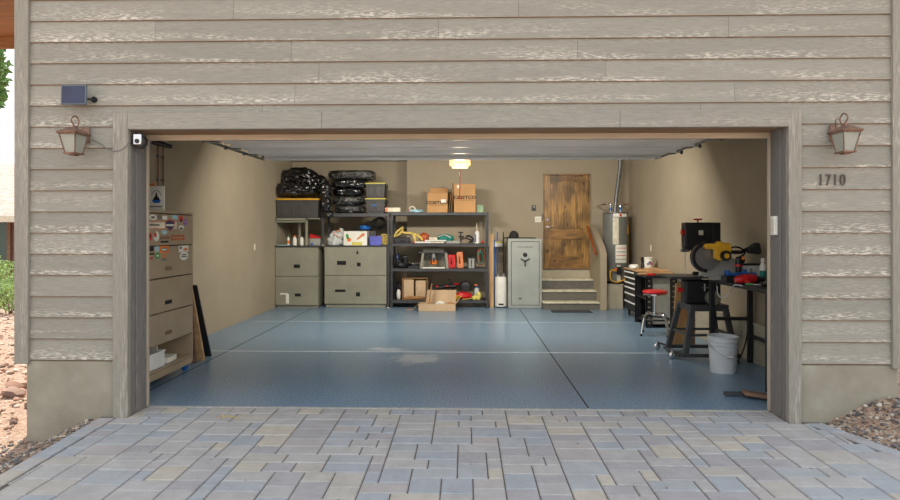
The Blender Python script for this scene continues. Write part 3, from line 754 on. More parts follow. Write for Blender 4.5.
# house number
hn = thing('house_number', 'dark metal house number 1710 on the siding below the right lantern', 'house number', (fx(831, YF), YF - .006, fz(187, YF, 831)))
zz = fz(180.5, YF, 831)
for ch, px in zip('1710', (820, 827.5, 834.5, 842)):
    text('numeral', ch, .135, (fx(px, YF), YF - .011, zz), 'number_metal', hn, depth=.005, sx=.72)

# ================================================================== SHELVING AND CABINETS ALONG THE BACK
YS = 6.87                       # front of the shelving
sb = lambda py, Y=YS: fz(py, Y)
ZW = sb(245.5)                  # worktop over the cabinets
def filing_cabinet(x0, x1, y0, y1, z0, z1, label, name='filing_cabinet', split=None, handles=(), mat='steel_grey'):
    t_ = thing(name, label, 'filing cabinet', ((x0 + x1) / 2, (y0 + y1) / 2, 0), 'steel filing cabinets along the back')
    MB().box(x0, x1, y0 + .02, y1, z0, z1).box(x0 + .02, x1 - .02, y0 + .04, y1 - .02, 0, z0).build('body', mat, t_, bevel=.004)
    zm = split
    for (a, b), hs in zip(((z0 + .008, zm - .005), (zm + .005, z1 - .006)), handles):
        d = MB().box(x0 + .006, x1 - .006, y0, y0 + .0195, a, b).build('drawer', mat, t_, bevel=.004)
        for hx0, hx1, hz0, hz1 in hs:
            MB().box(hx0, hx1, y0 - .006, y0 - .0005, hz0, hz1).build('recessed_handle', 'hole', d)
    return t_
F = lambda a, b, c, d, Y=YS: (fx(a, Y), fx(b, Y), fz(d, Y), fz(c, Y))
filing_cabinet(fx(275, YS - .08), fx(318, YS - .08), YS - .08, YS + .42, .05, ZW - .03, 'grey two-drawer filing cabinet in the back corner, under the steel rack', split=sb(276.8, YS - .08),
               handles=([F(296, 302, 293.5, 296.5)], [F(295, 301, 264.5, 268)]))
fcb = filing_cabinet(fx(324.3, YS), fx(386.5, YS), YS, YS + .46, .07, ZW - .03, 'wide grey two-drawer filing cabinet under the black shelf with the sacks', split=sb(275.8),
               handles=([F(335, 345.5, 289.8, 292.2), F(356, 360, 292.6, 296.6)], [F(337, 346, 261, 265), F(357, 360.7, 262.7, 266.5)]))
tag(MB().box(*F(286, 289, 293.5, 303.5, YS - .081)[:2], YS - .092, YS - .0815, *F(286, 289, 294, 303.5)[2:]).box(fx(281.5, YS), fx(289, YS), YS - .092, YS - .0815, sb(294.6), sb(293.2)).build('paper_note', 'paper'),
    'white slip of paper hanging on the lower drawer of the back corner cabinet', 'paper note')
kk = MB().cyl((fx(357.5, YS), YS - .012, sb(249.5)), (fx(357.5, YS), YS - .012, sb(252)), .004, n=6).blob((fx(357.5, YS), YS - .014, sb(252.7)), (.022, .011, .032), .1, 2, 1, 2)
tag(kk.build('key_tag', 'black'), 'small black tag hanging at the top of the wide filing cabinet', 'key tag')
# dark worktops
tag(MB().box(fx(274.5, YS - .1), fx(320.5, YS - .1), YS - .11, YS + .42, ZW - .03, ZW).build('worktop', 'rack_black', bevel=.004), 'dark worktop lying on the back corner filing cabinet', 'worktop')
tray = MB().box(fx(278, YS), fx(290, YS), YS - .09, YS + .12, ZW, ZW + .012); tag(tray.build('magazine', 'pale_blue', bevel=.003), 'pale blue folder lying flat on the worktop in the back corner', 'folder')

def post(mb, x, y, z0, z1, s=.04, sx=1, sy=1):
    """slotted angle post"""
    mb.box(min(x, x + sx * s), max(x, x + sx * s), min(y, y + sy * .003), max(y, y + sy * .003), z0, z1)
    mb.box(min(x, x + sx * .003), max(x, x + sx * .003), min(y, y + sy * s), max(y, y + sy * s), z0, z1)
    z = z0 + .05
    while z < z1 - .03:
        mb.box(min(x + sx * .014, x + sx * .026), max(x + sx * .014, x + sx * .026), y - sy * .0012, y - sy * .0002, z, z + .024, 1); z += .05
def rack(name, label, x0, x1, y0, y1, levels, ztop, mats, foot=None, beam=.058, zleft=0):
    t_ = thing(name, label, 'shelving', ((x0 + x1) / 2, (y0 + y1) / 2, 0), None)
    for x, s_ in ((x0, 1), (x1, -1)):
        for y, q in ((y0, 1), (y1, -1)):
            zb = zleft if x == x0 else 0; m = MB(); post(m, x, y, zb + .012, ztop, .045, s_, q); p = m.build('post', mats, t_)
            MB().box(min(x, x + s_ * .05), max(x, x + s_ * .05), min(y, y + q * .05), max(y, y + q * .05), zb, zb + (.012 if foot is None or zb else .04)).build('foot', foot or 'rubber', p)
    for z in levels:
        m = MB(); e = .004
        m.box(x0 + e, x1 - e, y0 + .005, y0 + .02, z - beam, z).box(x0 + e, x1 - e, y1 - .02, y1 - .005, z - beam, z).box(x0 + e, x0 + .02, y0 + .02, y1 - .02, z - beam, z).box(x1 - .02, x1 - e, y0 + .02, y1 - .02, z - beam, z)
        m.box(x0 + .02, x1 - .02, y0 + .02, y1 - .02, z - .014, z - .001)
        m.build('shelf', mats, t_, bevel=.002)
    return t_
# rack B: over the wide cabinet
XB0, XB1 = fx(321.8, YS), fx(389.6, YS)
ZB1 = sb(213.2)
rack('black_shelving', 'black steel shelving that carries the black sacks above the wide filing cabinet', XB0, XB1, YS, YS + .56, [ZB1], ZB1 + .01, ['rack_black', 'hole'], foot='cream', beam=.07, zleft=ZW + .001)
tag(MB().box(XB0 + .0, XB1 - .052, YS - .0, YS + .57, ZW - .03, ZW).build('worktop', 'rack_black', bevel=.004), 'long dark worktop lying on the wide filing cabinet', 'worktop')
# rack C
XC0, XC1 = fx(390.4, YS), fx(488.5, YS)
LC = [sb(212.4), sb(243.5), sb(268.6), sb(300.5)]
rack('black_shelving', 'black four-shelf steel unit full of tools, under the two brown cartons', XC0, XC1, YS, YS + .56, LC, LC[0] + .012, ['rack_black', 'hole'])
# light steel rack standing on the corner cabinet
RA0, RA1, ZR = fx(275, YS - .05), fx(324, YS + .35), sb(218.2)
ra = thing('steel_rack', 'pale steel rack standing on the corner worktop under the yellow-lidded tote', 'rack', ((RA0 + RA1) / 2, YS + .1, ZW))
RM = fx(306.5, YS - .05)
for x, y, wd_ in ((RA0 + .015, YS - .05, .03), (RM, YS - .05, .045), (RA0 + .4, YS + .33, .05), (RA1 - .02, YS + .33, .03)):
    MB().box(x - wd_ / 2, x + wd_ / 2, y, y + .03, ZW, ZR - .001).build('post', 'steel_grey', ra, bevel=.002)
MB().box(RA0, RM + .0225, YS - .05, YS - .03, ZR - .045, ZR).box(RA0, RM, YS - .05, YS - .03, ZR - .085, ZR - .06).box(RA0, RA1, YS - .03, YS + .64, ZR - .02, ZR).build('shelf', 'steel_grey', ra, bevel=.002)

# storage totes
def tote(name, label, cat, x0, x1, y0, y1, z0, h, body, lid, lidh=.035, grp=None, patch_=False):
    t_ = thing(name, label, cat, ((x0 + x1) / 2, (y0 + y1) / 2, z0), grp); tp = .035
    hb = h - lidh
    b = MB().box(x0 + tp, x1 - tp, y0 + tp, y1 - tp, z0, z0 + hb, top=(-tp * .7,) * 4)
    wdt = (x1 - x0 - 2 * tp)
    for k in (.12, .56):
        a = x0 + tp + wdt * k
        b.box(a, a + wdt * .3, y0 + tp * .55, y0 + tp + .01, z0 + hb * .12, z0 + hb * .8, top=(-.01, -.01, -.012, 0))
    b.box(x0 + .004, x1 - .004, y0 + .004, y1 - .004, z0 + hb - .03, z0 + hb)
    b.build('bin', body, t_, bevel=.006)
    l = MB().box(x0 - .006, x1 + .006, y0 - .006, y1 + .006, z0 + hb, z0 + hb + lidh * .6).box(x0 + .02, x1 - .02, y0 + .02, y1 - .02, z0 + hb + lidh * .6, z0 + h)
    l.build('lid', lid, t_, bevel=.005)
    for x, s_ in ((x0, -1), (x1, 1)): MB().box(min(x, x + s_ * .018), max(x, x + s_ * .018), (y0 + y1) / 2 - .08, (y0 + y1) / 2 + .08, z0 + hb - .07, z0 + hb - .01).build('handle', body, t_, bevel=.004)
    return t_
zl = sb(198, YS - .05)
tote('storage_tote', 'dark storage tote with a bright yellow lid under the loose black bag', 'storage tote', fx(275, YS - .05), fx(318, YS - .05) + .02, YS - .05, YS + .62, ZR, zl - ZR, 'dark_plastic', 'yellow')
tz = ZB1; th = (sb(197) - sb(212.4))
for k, lb in enumerate(('grey tote with a pale yellow lid, the lower of the pair beside the sacks', 'grey tote with a pale yellow lid, stacked on top of its twin beside the sacks')):
    tt = tote('small_tote', lb, 'storage tote', fx(365, YS + .03), fx(384, YS + .03) + .03, YS + .03, YS + .50, tz + .001, th, 'dark_plastic', 'yellow_pale', .028, 'pair of small totes')
    if k == 0:
        MB().box(fx(371, YS), fx(376.5, YS), YS + .028, YS + .0325, tz + th * .48, tz + th * .56).build('sticker', 'blue', tt)
    tz += th + .002

# loose black bags: crinkled heap on the yellow lid and falling beside it
def bag(label, parts, seed, amp=.22, name='trash_bag', mat='poly', flat=None):
    m = MB()
    for i, (c, r) in enumerate(parts): m.blob(c, r, amp, 2.2, seed + i, 5, flat, crease=True)
    for v in m.v: v.x = max(v.x, XL + .03)
    o = m.build(name, mat, ang=60); r_ = o.modifiers.new('remesh', 'REMESH'); r_.mode = 'VOXEL'; r_.voxel_size = .012; r_.use_smooth_shade = True
    return tag(o, label, 'bag')
zt = zl + .004
P = lambda px, py, Y: (fx(px, Y), Y, fz(py, Y))
bag('loose black bag lying on the yellow tote lid, its knotted end pointing left', [(P(291, 189, YS + .06), (.36, .16, .13)), (P(276, 188.5, YS + .02), (.12, .07, .05)), (P(308, 190, YS + .08), (.20, .15, .11))], 3, .26, flat=zt)
o_ = bag('round black bag heaped behind and above the yellow-lidded tote', [(P(299, 178, YS + .45), (.38, .2, .2)), (P(289, 181, YS + .42), (.24, .17, .16)), (P(315, 184, YS + .47), (.22, .18, .2))], 11, .26, flat=zt)
bag('black bag slumped down between the yellow-lidded tote and the sacks', [(P(326, 190, YS + .0), (.11, .12, .17)), (P(325.5, 203, YS - .02), (.10, .11, .16)), (P(328, 214, YS - .06), (.10, .06, .08))], 21, .22)
# black sacks in a stack
zs = ZB1 + .004; sk = [(333.5, 362.3, .176, 'poly_print', 'bottom sack of the black stack, its front covered in pale print', 0), (332, 362.8, .176, 'poly_print', 'printed black sack second from the bottom of the stack', 0),
      (331, 362.8, .17, 'poly', 'plain black sack in the middle of the stack', .0), (330, 366, .165, 'poly', 'glossy black sack second from the top of the stack', 0), (327, 374, .20, 'poly_print', 'topmost black sack of the stack, printed and overhanging to the right', 0)]
for i, (a, b, h, mt, lb, dy) in enumerate(sk):
    x0, x1 = fx(a, YS + .05), fx(b, YS + .05); c = ((x0 + x1) / 2, YS + .27, zs + h / 2)
    m = MB().blob(c, ((x1 - x0) / 2 * 1.02, .24, h / 2 * 1.12), .10, 2.4, i * 5, 4, None, 0, .62)
    for k, v in enumerate(m.v):
        v.z = max(zs + .002, min(zs + h - .001, v.z))
    tag(m.build('black_sack', mt, ang=60), lb, 'sack', 'black sacks stacked on the shelving')
    zs += h + .0005

# ------------------------------------------------ things on the worktops and shelves
def carton(name, label, cat, x0, x1, y0, y1, z0, z1, mat='card', flaps=(), open_=False, grp=None, th=.008):
    t_ = thing(name, label, cat, ((x0 + x1) / 2, (y0 + y1) / 2, z0), grp)
    if open_:
        m = MB().box(x0, x1, y0, y1, z0, z0 + th).box(x0, x1, y0, y0 + th, z0 + th, z1).box(x0, x1, y1 - th, y1, z0 + th, z1).box(x0, x0 + th, y0 + th, y1 - th, z0 + th, z1).box(x1 - th, x1, y0 + th, y1 - th, z0 + th, z1)
    else: m = MB().box(x0, x1, y0, y1, z0, z1)
    m.build('box', mat, t_, bevel=.003)
    for pts in flaps:
        n = len(pts); q = [Vector(p) for p in pts]; nn = (q[1] - q[0]).cross(q[2] - q[0]).normalized() * .006
        MB().add(q + [p + nn for p in q], [tuple(range(n)), tuple(range(n, 2 * n))] + [(i, (i + 1) % n, n + (i + 1) % n, n + i) for i in range(n)]).build('flap', mat, t_)
    return t_
def bottle(label, x, y, z, r, h, body, cap, name='bottle', cat='bottle', band=None, grp=None, capr=.5):
    t_ = thing(name, label, cat, (x, y, z), grp)
    MB().lathe([(r * .9, z), (r, z + .01), (r, z + h * .68), (r * .82, z + h * .76), (r * .4, z + h * .83), (r * .4, z + h * .86)], (x, y, 0), 18).build('body', body, t_)
    MB().cyl((x, y, z + h * .86), (x, y, z + h), r * capr, r * capr * .85, 14).build('cap', cap, t_)
    if band: MB().lathe([(r * 1.02, z + h * .18), (r * 1.02, z + h * .5)], (x, y, 0), 18).build('label_band', band, t_)
    return t_
zw = ZW + .001
g_ = 'bottles on the back corner worktop'
bottle('small white bottle with a red-orange band on the corner worktop, leftmost of three', fx(288.7, YS), YS - .02, zw, .026, .20, 'white', 'green', band='orange', grp=g_)
bottle('white bottle with an orange cap on the corner worktop, middle of three', fx(295, YS), YS - .02, zw, .042, .20, 'white', 'orange', grp=g_, band='paper', capr=.6)
bottle('white bottle with a black cap on the corner worktop, beside the rack post', fx(302, YS), YS - .02, zw, .038, .20, 'white', 'black', grp=g_, band='paper', capr=.55)
rb = thing('parts_bin', 'grey bin with a sloping red lid on the corner worktop', 'bin', (fx(314, YS), YS + .1, zw))
MB().box(fx(310.3, YS), fx(320, YS), YS - .02, YS + .2, zw, zw + .14, top=(-.01,) * 4).build('bin', 'grey_panel', rb, bevel=.006)
MB().prism([(fx(309.8, YS), zw + .145), (fx(320.5, YS), zw + .145), (fx(320, YS), zw + .165), (fx(311, YS), zw + .23), (fx(309.8, YS), zw + .2)], 'y', YS - .03, YS + .21).build('lid', 'red', rb, bevel=.008)
MB().box(fx(311, YS), fx(313.5, YS), YS - .026, YS - .0205, zw + .01, zw + .05).build('label', 'blue', rb)
# white plastic bag
pbg = MB().blob((fx(334.5, YS), YS + .12, zw + .12), (.15, .13, .17), .3, 2.2, 5, 4, zw).blob((fx(340, YS), YS + .1, zw + .24), (.07, .07, .1), .3, 2, 9, 3)
pbo = tag(pbg.build('plastic_bag', 'clear_plastic', ang=50), 'crumpled white plastic bag with orange print on the long worktop', 'plastic bag')
ORG[pbo.name] = Vector(pbo.location)
MB().tube(curve([(fx(334, YS - .02), YS - .035, zw + .25), (fx(338, YS), YS - .012, zw + .31), (fx(341.5, YS), YS + .0, zw + .27)], 4), .007, 5).tube(curve([(fx(334, YS - .02), YS - .03, zw + .23), (fx(338, YS), YS - .03, zw + .19), (fx(341, YS), YS - .01, zw + .18)], 4), .007, 5).build('print', 'orange', pbo)
# produce carton with carrot and orange prints
cx0, cx1 = fx(343, YS - .05), fx(366.5, YS - .05); ch_ = .29
pc_ = carton('produce_carton', 'white produce carton printed with a carrot and an orange on the long worktop', 'carton', cx0, cx1, YS - .0 + .005, YS + .25, zw, zw + ch_, 'paper')
yy = YS + .004
def disc(cx, cz, r, n=18, y0=yy, rx=None): return MB().prism([(cx + (rx or r) * cos(2 * pi * k / n), cz + r * sin(2 * pi * k / n)) for k in range(n)], 'y', y0 - .001, y0)
disc(cx0 + .115, zw + .115, .042).build('orange_print', 'orange', pc_, smooth=False)
disc(cx0 + .08, zw + .18, .06, rx=.03).xf(rotax((cx0 + .08, yy, zw + .18), R(-14), 'Y')).build('leaf_print', 'green', pc_, smooth=False)
m = MB()
m.prism([(-.10, -.012), (.08, -.032), (.10, 0), (.08, .032), (-.10, .012)], 'y', yy - .001, yy).xf(Matrix.Translation((cx1 - .13, 0, zw + .18)) @ Matrix.Rotation(R(-38), 4, 'Y')); m.build('carrot_print', 'orange_case', pc_, smooth=False)
MB().box(cx0 + .17, cx1 - .10, yy - .001, yy, zw + .0, zw + .07).build('panel_print', 'yellow_pale', pc_)
# blue bin, cloth, tray, cable heap, yellow rope
bx0, bx1 = fx(369, YS), fx(381.8, YS)
bb = thing('blue_basket', 'periwinkle blue plastic bin on the long worktop below the black cables', 'bin', ((bx0 + bx1) / 2, YS + .1, zw))
MB().box(bx0 + .015, bx1 - .015, YS + .02, YS + .2, zw, zw + .17, top=(-.012,) * 4).build('bin', 'blue_bin', bb, bevel=.006)
MB().box(bx0 - .004, bx1 + .004, YS, YS + .22, zw + .17, zw + .19).build('rim', 'blue_bin', bb, bevel=.005)
ty = YS + .30
tb = MB().box(fx(352, ty), fx(376, ty), ty, ty + .17, zw, zw + .30)
tag(tb.build('equipment_case', 'dark_plastic', bevel=.01), 'dark flat case standing behind the produce carton', 'case')
tag(MB().blob((fx(356, ty), ty + .08, zw + .318), (.13, .08, .022), .2, 3, 2, 3, zw + .302).build('folded_tarp', 'black_matte'), 'folded dark tarp on the case behind the produce carton', 'tarp')
tag(MB().blob((fx(364.5, ty), ty + .07, zw + .365), (.12, .07, .055), .3, 2.2, 8, 3, zw + .302).build('blue_cloth', 'blue'), 'bunched blue cloth lying on top of the dark case', 'cloth')
def coil(mb, c, r, turns, tr, seed, sq=.5, tilt=0, n=26):
    rr = random.Random(seed); pts = []
    for k in range(turns * n + 1):
        a = 2 * pi * k / n; q = r * (1 + .12 * sin(k * .37 + seed))
        pts.append((c[0] + q * cos(a) * 1.05, c[1] + sq * .25 * sin(a * .5 + seed) * r + .02 * sin(k * .21), c[2] + q * sin(a) * sq * 1.6))
    return mb.tube(pts, tr, 6)
cm = MB(); cc = P(380, 223.5, YS + .3)
for k in range(4): coil(cm, (cc[0] + .02 * k - .03, cc[1] - .03 * k, cc[2] + .01 * k), .13 - .012 * k, 2, .012, k * 3, .5 + .05 * (k % 2))
cm.tube(curve([(cc[0] - .13, cc[1], cc[2] + .02), (cc[0] - .24, cc[1], cc[2] + .05), (cc[0] - .3, cc[1], cc[2] + .0), (cc[0] - .22, cc[1] - .02, cc[2] - .05)], 5), .012, 6)
cm.tube(curve([(cc[0], cc[1] + .1, cc[2] + .12), (cc[0] + .01, cc[1] + .1, ZB1 - .07)], 2), .008, 6)
tag(cm.build('cable_coil', 'rubber'), 'tangled black cable coils hanging under the shelf over the blue bin', 'cable coil')
rm = MB(); rc = P(384.5, 237, YS + .06)
for k in range(5): coil(rm, (rc[0], rc[1] + .02 * (k % 2), zw + .055 + .035 * k), .055, 1, .012, k, .35, n=18)
tag(rm.build('rope', 'rope_yellow'), 'yellow rope coiled on the long worktop beside the blue bin', 'rope')

# top of the right-hand shelving
zt_ = LC[0] + .001
sbx = thing('small_carton', 'long flat white carton lying across the joint of the two shelf tops', 'carton', (fx(393, YS), YS + .1, zt_))
MB().box(fx(385.5, YS) + .0, fx(400, YS), YS + .02 - .0, YS + .13, zt_ + .012, zt_ + .1).build('box', 'cream', sbx, bevel=.003)
MB().box(fx(385, YS), fx(387.4, YS), YS + .015, YS + .135, zt_ + .011, zt_ + .101).build('end_flap', 'orange_case', sbx)
tp = thing('tape_roll', 'roll of packing tape standing on the shelf top beside the open carton', 'tape roll', (fx(410.5, YS), YS + .2, zt_))
tc_ = (fx(411.5, YS), YS + .2, zt_ + .07)
m = MB(); n = 24
for k in range(n):
    a0, a1 = 2 * pi * k / n, 2 * pi * (k + 1) / n
    q = [(tc_[0] + r * cos(a), y, tc_[2] + r * sin(a)) for a in (a0, a1) for r in (.045, .069) for y in (tc_[1] - .025, tc_[1] + .025)]
    m.add(q, [(0, 2, 6, 4), (1, 5, 7, 3), (2, 3, 7, 6), (0, 4, 5, 1)])
m.build('tape', 'cream', tp)
MB().box(tc_[0] - .075, tc_[0] - .045, tc_[1] - .03, tc_[1] + .03, zt_, zt_ + .075).build('cutter', 'red', tp, bevel=.004)
tag(MB().blob((fx(416, YS), YS + .07, zt_ + .03), (.13, .06, .038), .35, 2, 4, 3, zt_).build('work_gloves', 'pale_blue'), 'pale blue work gloves crumpled on the shelf top beside the tape roll', 'gloves')
# two brown cartons with their lettering
def lettered(label, px0, px1, pyt, Y, dep, flaps, txt_sz, tx, tz_, patch=None):
    x0, x1 = fx(px0, Y), fx(px1, Y); z1 = fz(pyt, Y)
    c = carton('cardboard_box', label, 'cardboard box', x0, x1, Y, Y + dep, zt_, z1, 'card', flaps(x0, x1, Y, Y + dep, z1), grp='brown cartons on the shelf top')
    text('lettering', 'COSTCO', txt_sz, (fx(tx, Y), Y - .0015, fz(tz_, Y)), 'ink', c, sx=1.25, bold=.003)
    wl_ = txt_sz * 2.6
    MB().box(fx(tx, Y) - wl_ * .7, fx(tx, Y) + wl_ * .7, Y - .0015, Y - .0003, fz(tz_, Y) - txt_sz * .62, fz(tz_, Y) - txt_sz * .55).build('underline', 'ink', c)
    return c, x0, x1, z1
yc1 = YS + .04
c1_, a0, a1, zc1 = lettered('open brown carton with a raised flap, left of the taller carton', 427.3, 447.5, 193, yc1, .32,
    lambda x0, x1, y0, y1, z: [[(x0, y0, z), (x0, y1, z), (x0 - .115, y1, z + .08), (x0 - .115, y0, z + .08)], [(x0, y1, z), (x1, y1, z), (x1, y1 + .02, z + .12), (x0 + .05, y1 + .02, z + .12)]], .085, 437, 202.8)
MB().box(fx(441, yc1), fx(446, yc1), yc1 - .004, yc1 - .002, fz(202.5, yc1), fz(199.3, yc1)).build('shipping_label', 'paper', c1_)
yc2 = YS + .02
c2_, a0, a1, zc2 = lettered('taller brown carton with a flap folded down its left side', 454, 475.5, 184, yc2, .36,
    lambda x0, x1, y0, y1, z: [[(x0 - .012, y0, z + .03), (x0 - .012, y1, z + .03), (x0 - .05, y1, zt_ + .01), (x0 - .05, y0, zt_ + .01)], [(x0 - .03, y0, z + .05), (x0 - .03, y1, z + .05), (x0 - .10, y1, zt_ + .02), (x0 - .10, y0, zt_ + .02)]], .09, 465, 197.5)
MB().box(fx(457, yc2), fx(459, yc2), yc2 - .003, yc2 - .001, fz(188.3, yc2), fz(185, yc2)).build('label', 'paper', c2_)
tag(MB().box(fx(477.2, YS), fx(483.5, YS), YS + .05, YS + .22, zt_, fz(204.8, YS)).build('green_box', 'green_box', bevel=.004), 'small sage green box on the shelf top beside the taller carton', 'box')

# second shelf
z2 = LC[1] + .001
tc2 = thing('tool_case', 'long black tool case at the left end of the second shelf', 'tool case', (fx(402, YS), YS + .1, z2))
MB().box(fx(394.5, YS), fx(409.7, YS), YS + .01, YS + .2, z2, z2 + .12).build('shell', 'black', tc2, bevel=.012)
MB().box(fx(394.4, YS), fx(409.8, YS), YS + .008, YS + .202, z2 + .065, z2 + .072).build('seam', 'rack_black', tc2)
MB().tube(curve([(fx(400, YS), YS + .004, z2 + .06), (fx(400.5, YS), YS - .012, z2 + .05), (fx(404, YS), YS - .012, z2 + .05), (fx(404.5, YS), YS + .004, z2 + .06)], 3), .006, 6).build('handle', 'black', tc2)
def strap(mb, pts, w_, th):
    pts = curve(pts, 5); N = len(pts); vs = []
    for i, p in enumerate(pts):
        d = (pts[min(i + 1, N - 1)] - pts[max(i - 1, 0)]).normalized(); n_ = Vector((-d.z, 0, d.x)) * th
        vs += [p + n_, p - n_, p - n_ + Vector((0, w_, 0)), p + n_ + Vector((0, w_, 0))]
    fs = []
    for i in range(N - 1):
        for k in range(4): fs.append((i * 4 + k, i * 4 + (k + 1) % 4, i * 4 + 4 + (k + 1) % 4, i * 4 + 4 + k))
    return mb.add(vs, fs + [(0, 1, 2, 3), (N * 4 - 4, N * 4 - 3, N * 4 - 2, N * 4 - 1)])
st1 = MB(); zq = z2 + .125; Pz = lambda px, dz, Y=YS: (fx(px, Y), Y + .03, zq + dz)
strap(st1, [Pz(394, .01), Pz(397, .12), Pz(403, .20), Pz(400, .08), Pz(396, .03)], .05, .017)
strap(st1, [(fx(394.5, YS), YS + .06, zq + .03), (fx(400, YS), YS + .06, zq + .1), (fx(406, YS), YS + .06, zq + .09), (fx(411.5, YS), YS + .06, zq + .08), (fx(415, YS), YS + .06, zq - .02), (fx(414, YS), YS + .06, z2 + .02)], .05, .02)
strap(st1, [(fx(408, YS), YS + .10, zq + .06), (fx(415, YS), YS + .10, zq + .06), (fx(420, YS), YS + .10, zq - .0), (fx(422, YS), YS + .10, z2 + .06)], .05, .02)
s1o = st1.build('ratchet_strap', 'rope_yellow'); tag(s1o, 'yellow ratchet straps heaped over the black tool case', 'strap'); ORG[s1o.name] = Vector(s1o.location)
st2 = MB(); strap(st2, [Pz(396, .035), Pz(400, .14), Pz(404.5, .205), Pz(406, .17)], .02, .006); strap(st2, [(fx(398, YS), YS + .045, zq + .02), (fx(403, YS), YS + .045, zq + .06), (fx(409, YS), YS + .045, zq + .05), (fx(412.5, YS), YS + .045, zq - .01)], .02, .008)
st2.build('buckle_band', 'black', s1o)
bl = thing('leather_ball', 'scuffed brown ball on the second shelf behind the white tubes', 'ball', (fx(424, YS), YS + .25, z2))
MB().blob((fx(424.2, YS + .2), YS + .25, z2 + .112), (.11, .11, .11), .03, 1.5, 2, 4, z2 + .001).build('ball', 'brown_leather', bl)
for k, (a, b, y, z, r, mt, lb) in enumerate(((414, 431, .03, .02, .019, 'white', 'thin white tube lying on the second shelf, nearest the straps'), (418, 444, .075, .02, .019, 'cream', 'long cream tube lying along the second shelf behind the white one'), (424, 446, .05, .056, .016, 'white', 'white tube resting on top of the two lower tubes'))):
    tu = thing('cardboard_tube', lb, 'tube', ((fx(a, YS) + fx(b, YS)) / 2, YS + y, z2)); 
    MB().cyl((fx(a, YS), YS + y, z2 + z + .0), (fx(b, YS), YS + y, z2 + z + .0), r, n=14).build('tube', mt, tu)
    MB().cyl((fx(a, YS) - .012, YS + y, z2 + z), (fx(a, YS) + .015, YS + y, z2 + z), r * 1.08, n=14).build('end_cap', 'red', tu)
tag(MB().box(fx(447, YS), fx(461, YS), YS + .02, YS + .16, z2, z2 + .035).build('box', 'blue_bin', bevel=.004).__class__ and bpy.data.objects['box.001'] if False else MB().box(fx(446, YS), fx(459.5, YS), YS + .015, YS + .16, z2, z2 + .05).build('parts_box', 'grey_panel', bevel=.004), 'flat grey parts box on the second shelf under the teal pouch', 'box')
tq = thing('tool_pouch', 'teal zip pouch lying on the second shelf right of the brown ball', 'pouch', (fx(445, YS), YS + .3, z2))
MB().blob((fx(445, YS + .25), YS + .30, z2 + .1), (.19, .09, .085), .12, 2, 3, 4, z2 + .001).build('pouch', 'teal', tq)
MB().tube(curve([(fx(438, YS + .2), YS + .20, z2 + .13), (fx(444, YS + .2), YS + .20, z2 + .17), (fx(451, YS + .2), YS + .21, z2 + .12)], 4), .008, 6).build('zip', 'white', tq)
mg = tag(MB().box(fx(428.5, YS), fx(437, YS), YS + .12, YS + .2, z2, z2 + .125).build('spray_can_box', 'cream', bevel=.005), 'off-white box between the brown ball and the teal pouch', 'box')
cl = thing('bar_clamp', 'black tool clamp lying on the second shelf left of the caulk tube', 'clamp', (fx(467, YS), YS + .12, z2))
q = lambda px, py, y: (fx(px, YS), YS + y, fz(py, YS))
MB().tube([q(460, 239.5, .19), q(466, 238, .18), q(472, 240.5, .17)], .016, 8).build('bar', 'black', cl)
MB().cyl(q(461, 242.4, .19), q(460.5, 231.8, .19), .014, n=10).cyl(q(457.8, 232.3, .19), q(463.3, 232.6, .19), .013, n=10).cyl(q(458.4, 236.8, .19), q(464, 236.8, .19), .02, n=10).build('screw', 'black', cl)
MB().tube(curve([q(466, 236.4, .17), q(470, 236.2, .16), q(473, 239, .15), q(472, 241.5, .14), q(469, 242.3, .13)], 4), [.02] * 16 + [.015], 8).build('jaw', 'black', cl)
ck = thing('caulk_tube', 'white caulk tube with a blue stripe and long nozzle on the second shelf', 'caulk tube', (fx(477, YS), YS + .06, z2)); kx = fx(477.2, YS)
MB().lathe([(.046, z2), (.05, z2 + .01), (.05, z2 + .20), (.044, z2 + .235), (.02, z2 + .255)], (kx, YS + .06, 0), 20).build('body', 'white', ck)
MB().cyl((kx - .004, YS + .06, z2 + .25), (kx - .012, YS + .06, z2 + .42), .010, .005, 8).build('nozzle', 'cream', ck)
MB().box(kx - .046, kx - .022, YS + .012, YS + .03, z2 + .03, z2 + .19).build('stripe', 'blue', ck)
tag(MB().blob((fx(482.8, YS), YS + .08, z2 + .03), (.028, .03, .028), .1, 2, 1, 2, z2).build('red_pot', 'red'), 'small red pot beside the caulk tube', 'pot')

# third shelf
z3 = LC[2] + .001
hp = MB().blob((fx(401.5, YS), YS + .16, z3 + .06), (.15, .12, .07), .3, 2, 4, 3, z3).cyl((fx(404.5, YS), YS + .14, z3 + .05), (fx(404.8, YS), YS + .14, z3 + .22), .045, n=14).cyl((fx(402, YS), YS + .14, z3 + .22), (fx(407, YS), YS + .14, z3 + .23), .03, n=10).tube(curve([(fx(397.5, YS), YS + .1, z3 + .02), (fx(396.5, YS), YS + .1, z3 + .15), (fx(400, YS), YS + .1, z3 + .12)], 4), .02, 8)
tag(hp.build('heat_gun', 'black', ang=50), 'black power tool standing at the left end of the third shelf', 'power tool')
gs = thing('sander', 'low black sander with a pale top between the black tool and the router table', 'power tool', (fx(413, YS), YS + .1, z3))
MB().box(fx(408, YS), fx(419, YS), YS + .03, YS + .2, z3, z3 + .05).blob((fx(414, YS), YS + .12, z3 + .065), (.11, .08, .035), .1, 2, 1, 3, z3 + .05).build('body', 'black', gs, bevel=.01)
MB().blob((fx(413, YS), YS + .09, z3 + .098), (.085, .05, .014), .1, 2, 1, 3).build('grip', 'steel', gs)
rt = thing('router_table', 'grey router table holding an orange router on the third shelf', 'router table', (fx(433, YS), YS + .2, z3))
rz = sb(253.3)
MB().box(fx(418.5, YS), fx(447.5, YS), YS + .01, YS + .36, rz, rz + .03).build('table_top', 'rack_black', rt, bevel=.005)
